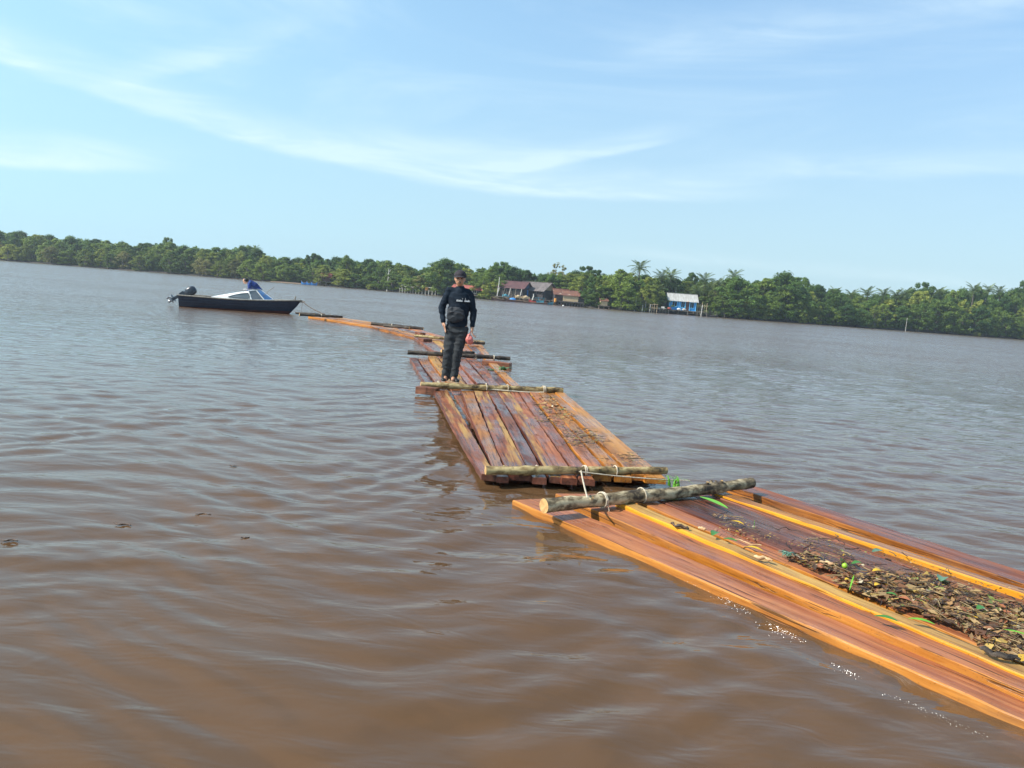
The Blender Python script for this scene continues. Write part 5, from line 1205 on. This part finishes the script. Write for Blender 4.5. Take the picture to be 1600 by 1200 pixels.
longboat(812, -5.3, 6.2, 1.1, .38, R(-4), 'brownhull', 'brown boat carrying a rounded blue tarpaulin', 'deckwood', tarp('blue', (-1.4, 0, .45), (.75, .42, .42)))
longboat(840, -4.6, 3.6, 1.1, .42, R(-4), 'red', 'red boat with a small cabin in front of the grey-roofed house', 'red', wheelhouse('wall_dark', 'teal', .2, 1.2, .85))
longboat(852, -5.0, 3.6, 1.0, .32, R(-5), 'teal', 'teal boat moored right of the red boat', 'teal', wheelhouse('teal', 'teal', -.8, 1.1, .9))
longboat(836, -6.2, 5.4, .9, .22, R(-4), 'brownhull', 'low dark canoe lying outermost in front of the red and teal boats', 'wall_dark')
longboat(1111, -3.2, 3.0, .9, .25, R(-4), 'wall_dark', 'dark canoe beside the low jetty right of the blue house', 'wall_dark')
for i, (px, lb) in enumerate([(476, 'leftmost small blue float boat off the mud spit'), (484, 'middle small blue float boat off the mud spit'), (491, 'rightmost small blue float boat off the mud spit')]):
    longboat(px, -4.5, 1.6, .8, .50, R(5*i), 'blue', lb, 'teal', name='small_boat')
small('mud_spit', 455, -2.6, .02, lambda b: b.sphere((0, 0, 0), (5.6, 1.6, .28), 18, 8), 'deckwood', 'low brown mud spit running out from the trees behind the boat', 'mud bank')
for (px, c, lb) in [(822, 'wall_tan', 'stack of pale baskets on the landing under the maroon roof'), (810, 'wall_tan', 'pale bundle of nets on the landing'), (790, 'teal', 'greenish barrel pile at the left end of the landing')]:
    small('bundle', px, -1.4, .88, lambda b: (b.sphere((0, 0, .3), (.5, .35, .38), 10, 6), b.box((.55, 0, .22), (.5, .5, .4)), b.tube([Vector((-.5, 0, 0)), Vector((-.5, 0, .55))], .2, 8)), c, lb, 'bundle')
small('barrel', 868, -2.0, .62, lambda b: b.tube([Vector((0, 0, 0)), Vector((0, 0, .3)), Vector((0, 0, .85))], [.24, .28, .24], 10), 'orange', 'orange barrel standing between the teal boat and the rusty huts', 'barrel')
small('float', 881, -6, .03, lambda b: (b.sphere((0, 0, 0), (.22, .16, .14), 10, 6), b.tube([Vector((0, 0, .1)), Vector((0, 0, .22))], .03, 6)), 'white', 'small white float on the water before the rusty huts', 'float')

# ------------------------------------------------------------------ humid air over the river
def make_haze():
    m = bpy.data.materials.new('humid_air'); m.use_nodes = True; m.node_tree.nodes.clear(); q = NT(m.node_tree); out = q.n('ShaderNodeOutputMaterial')
    v = q.n('ShaderNodeVolumePrincipled', {'Color': (0.80, 0.90, 1.0, 1), 'Density': 0.0004, 'Anisotropy': 0.2}); q.t.links.new(v.outputs[0], out.inputs['Volume'])
    b = MB(); b.box((0, 260, 10.7), (1400, 720, 25.4)); o = b.build('haze', m); tag(o, 'thin humid haze over the river', None, kind='stuff')
make_haze()

# ------------------------------------------------------------------ caustic glints modelled as white specks along the half sunk edge plank, specks on the water
def caustic_glints():
    r = random.Random(5); V = []; F = []
    spans = [((985, 868), (1050, 898), 40, .05), ((1060, 903), (1110, 930), 25, .03), ((1108, 930), (1165, 962), 80, .08), ((1180, 972), (1250, 1008), 80, .08), ((1290, 1040), (1345, 1066), 35, .06), ((1195, 905), (1290, 950), 45, .02), ((1350, 1075), (1560, 1165), 70, .05)]
    for a, b_, n, w in spans:
        A, B = G(*a, 0.0), G(*b_, 0.0); d = B-A; nn = Vector((d.y, -d.x, 0)).normalized()
        for _ in range(n):
            t = r.betavariate(2, 2); p = A+d*t+nn*(abs(r.gauss(0, w*.5))-w*.75); q = r.choice([.0009, .0013, .0021])*r.uniform(.6, 1.2); z = .004+r.uniform(0, .006); b0 = len(V)
            V += [(p.x+q, p.y, z), (p.x, p.y+q, z), (p.x-q, p.y, z), (p.x, p.y-q, z), (p.x, p.y, z+q)]; F += [(b0, b0+1, b0+4), (b0+1, b0+2, b0+4), (b0+2, b0+3, b0+4), (b0+3, b0, b0+4)]
    me = bpy.data.meshes.new('caustic_glints'); me.from_pydata(V, [], F); me.materials.append(simple('white_glint_specks', (0.85, 0.80, 0.72), None, 0.2, 10)); tag(link('caustic_glints', me), 'white specks modelled for caustic light glints along the outer plank of the near raft', 'caustic_glints', kind='stuff')
caustic_glints()
for px, py, L, y, lb in [(318, 803, .10, .1, 'thin dark twig floating left of centre, below the boat'), (383, 840, .05, .3, 'small dark speck of wood floating in the left foreground'), (15, 844, .09, .2, 'dark twig floating at the left edge'),
                         (468, 864, .12, -.15, 'long thin dark stick floating below the boat, lowest of the specks'), (190, 819, .12, -.1, 'thin dark stick floating in the left water'), (365, 728, .07, 0, 'tiny bark bit floating halfway to the boat')]:
    chunk('driftwood', px, py, .006, L, .005, .003, y, 'driftwood', lb, int(px), 'driftwood')
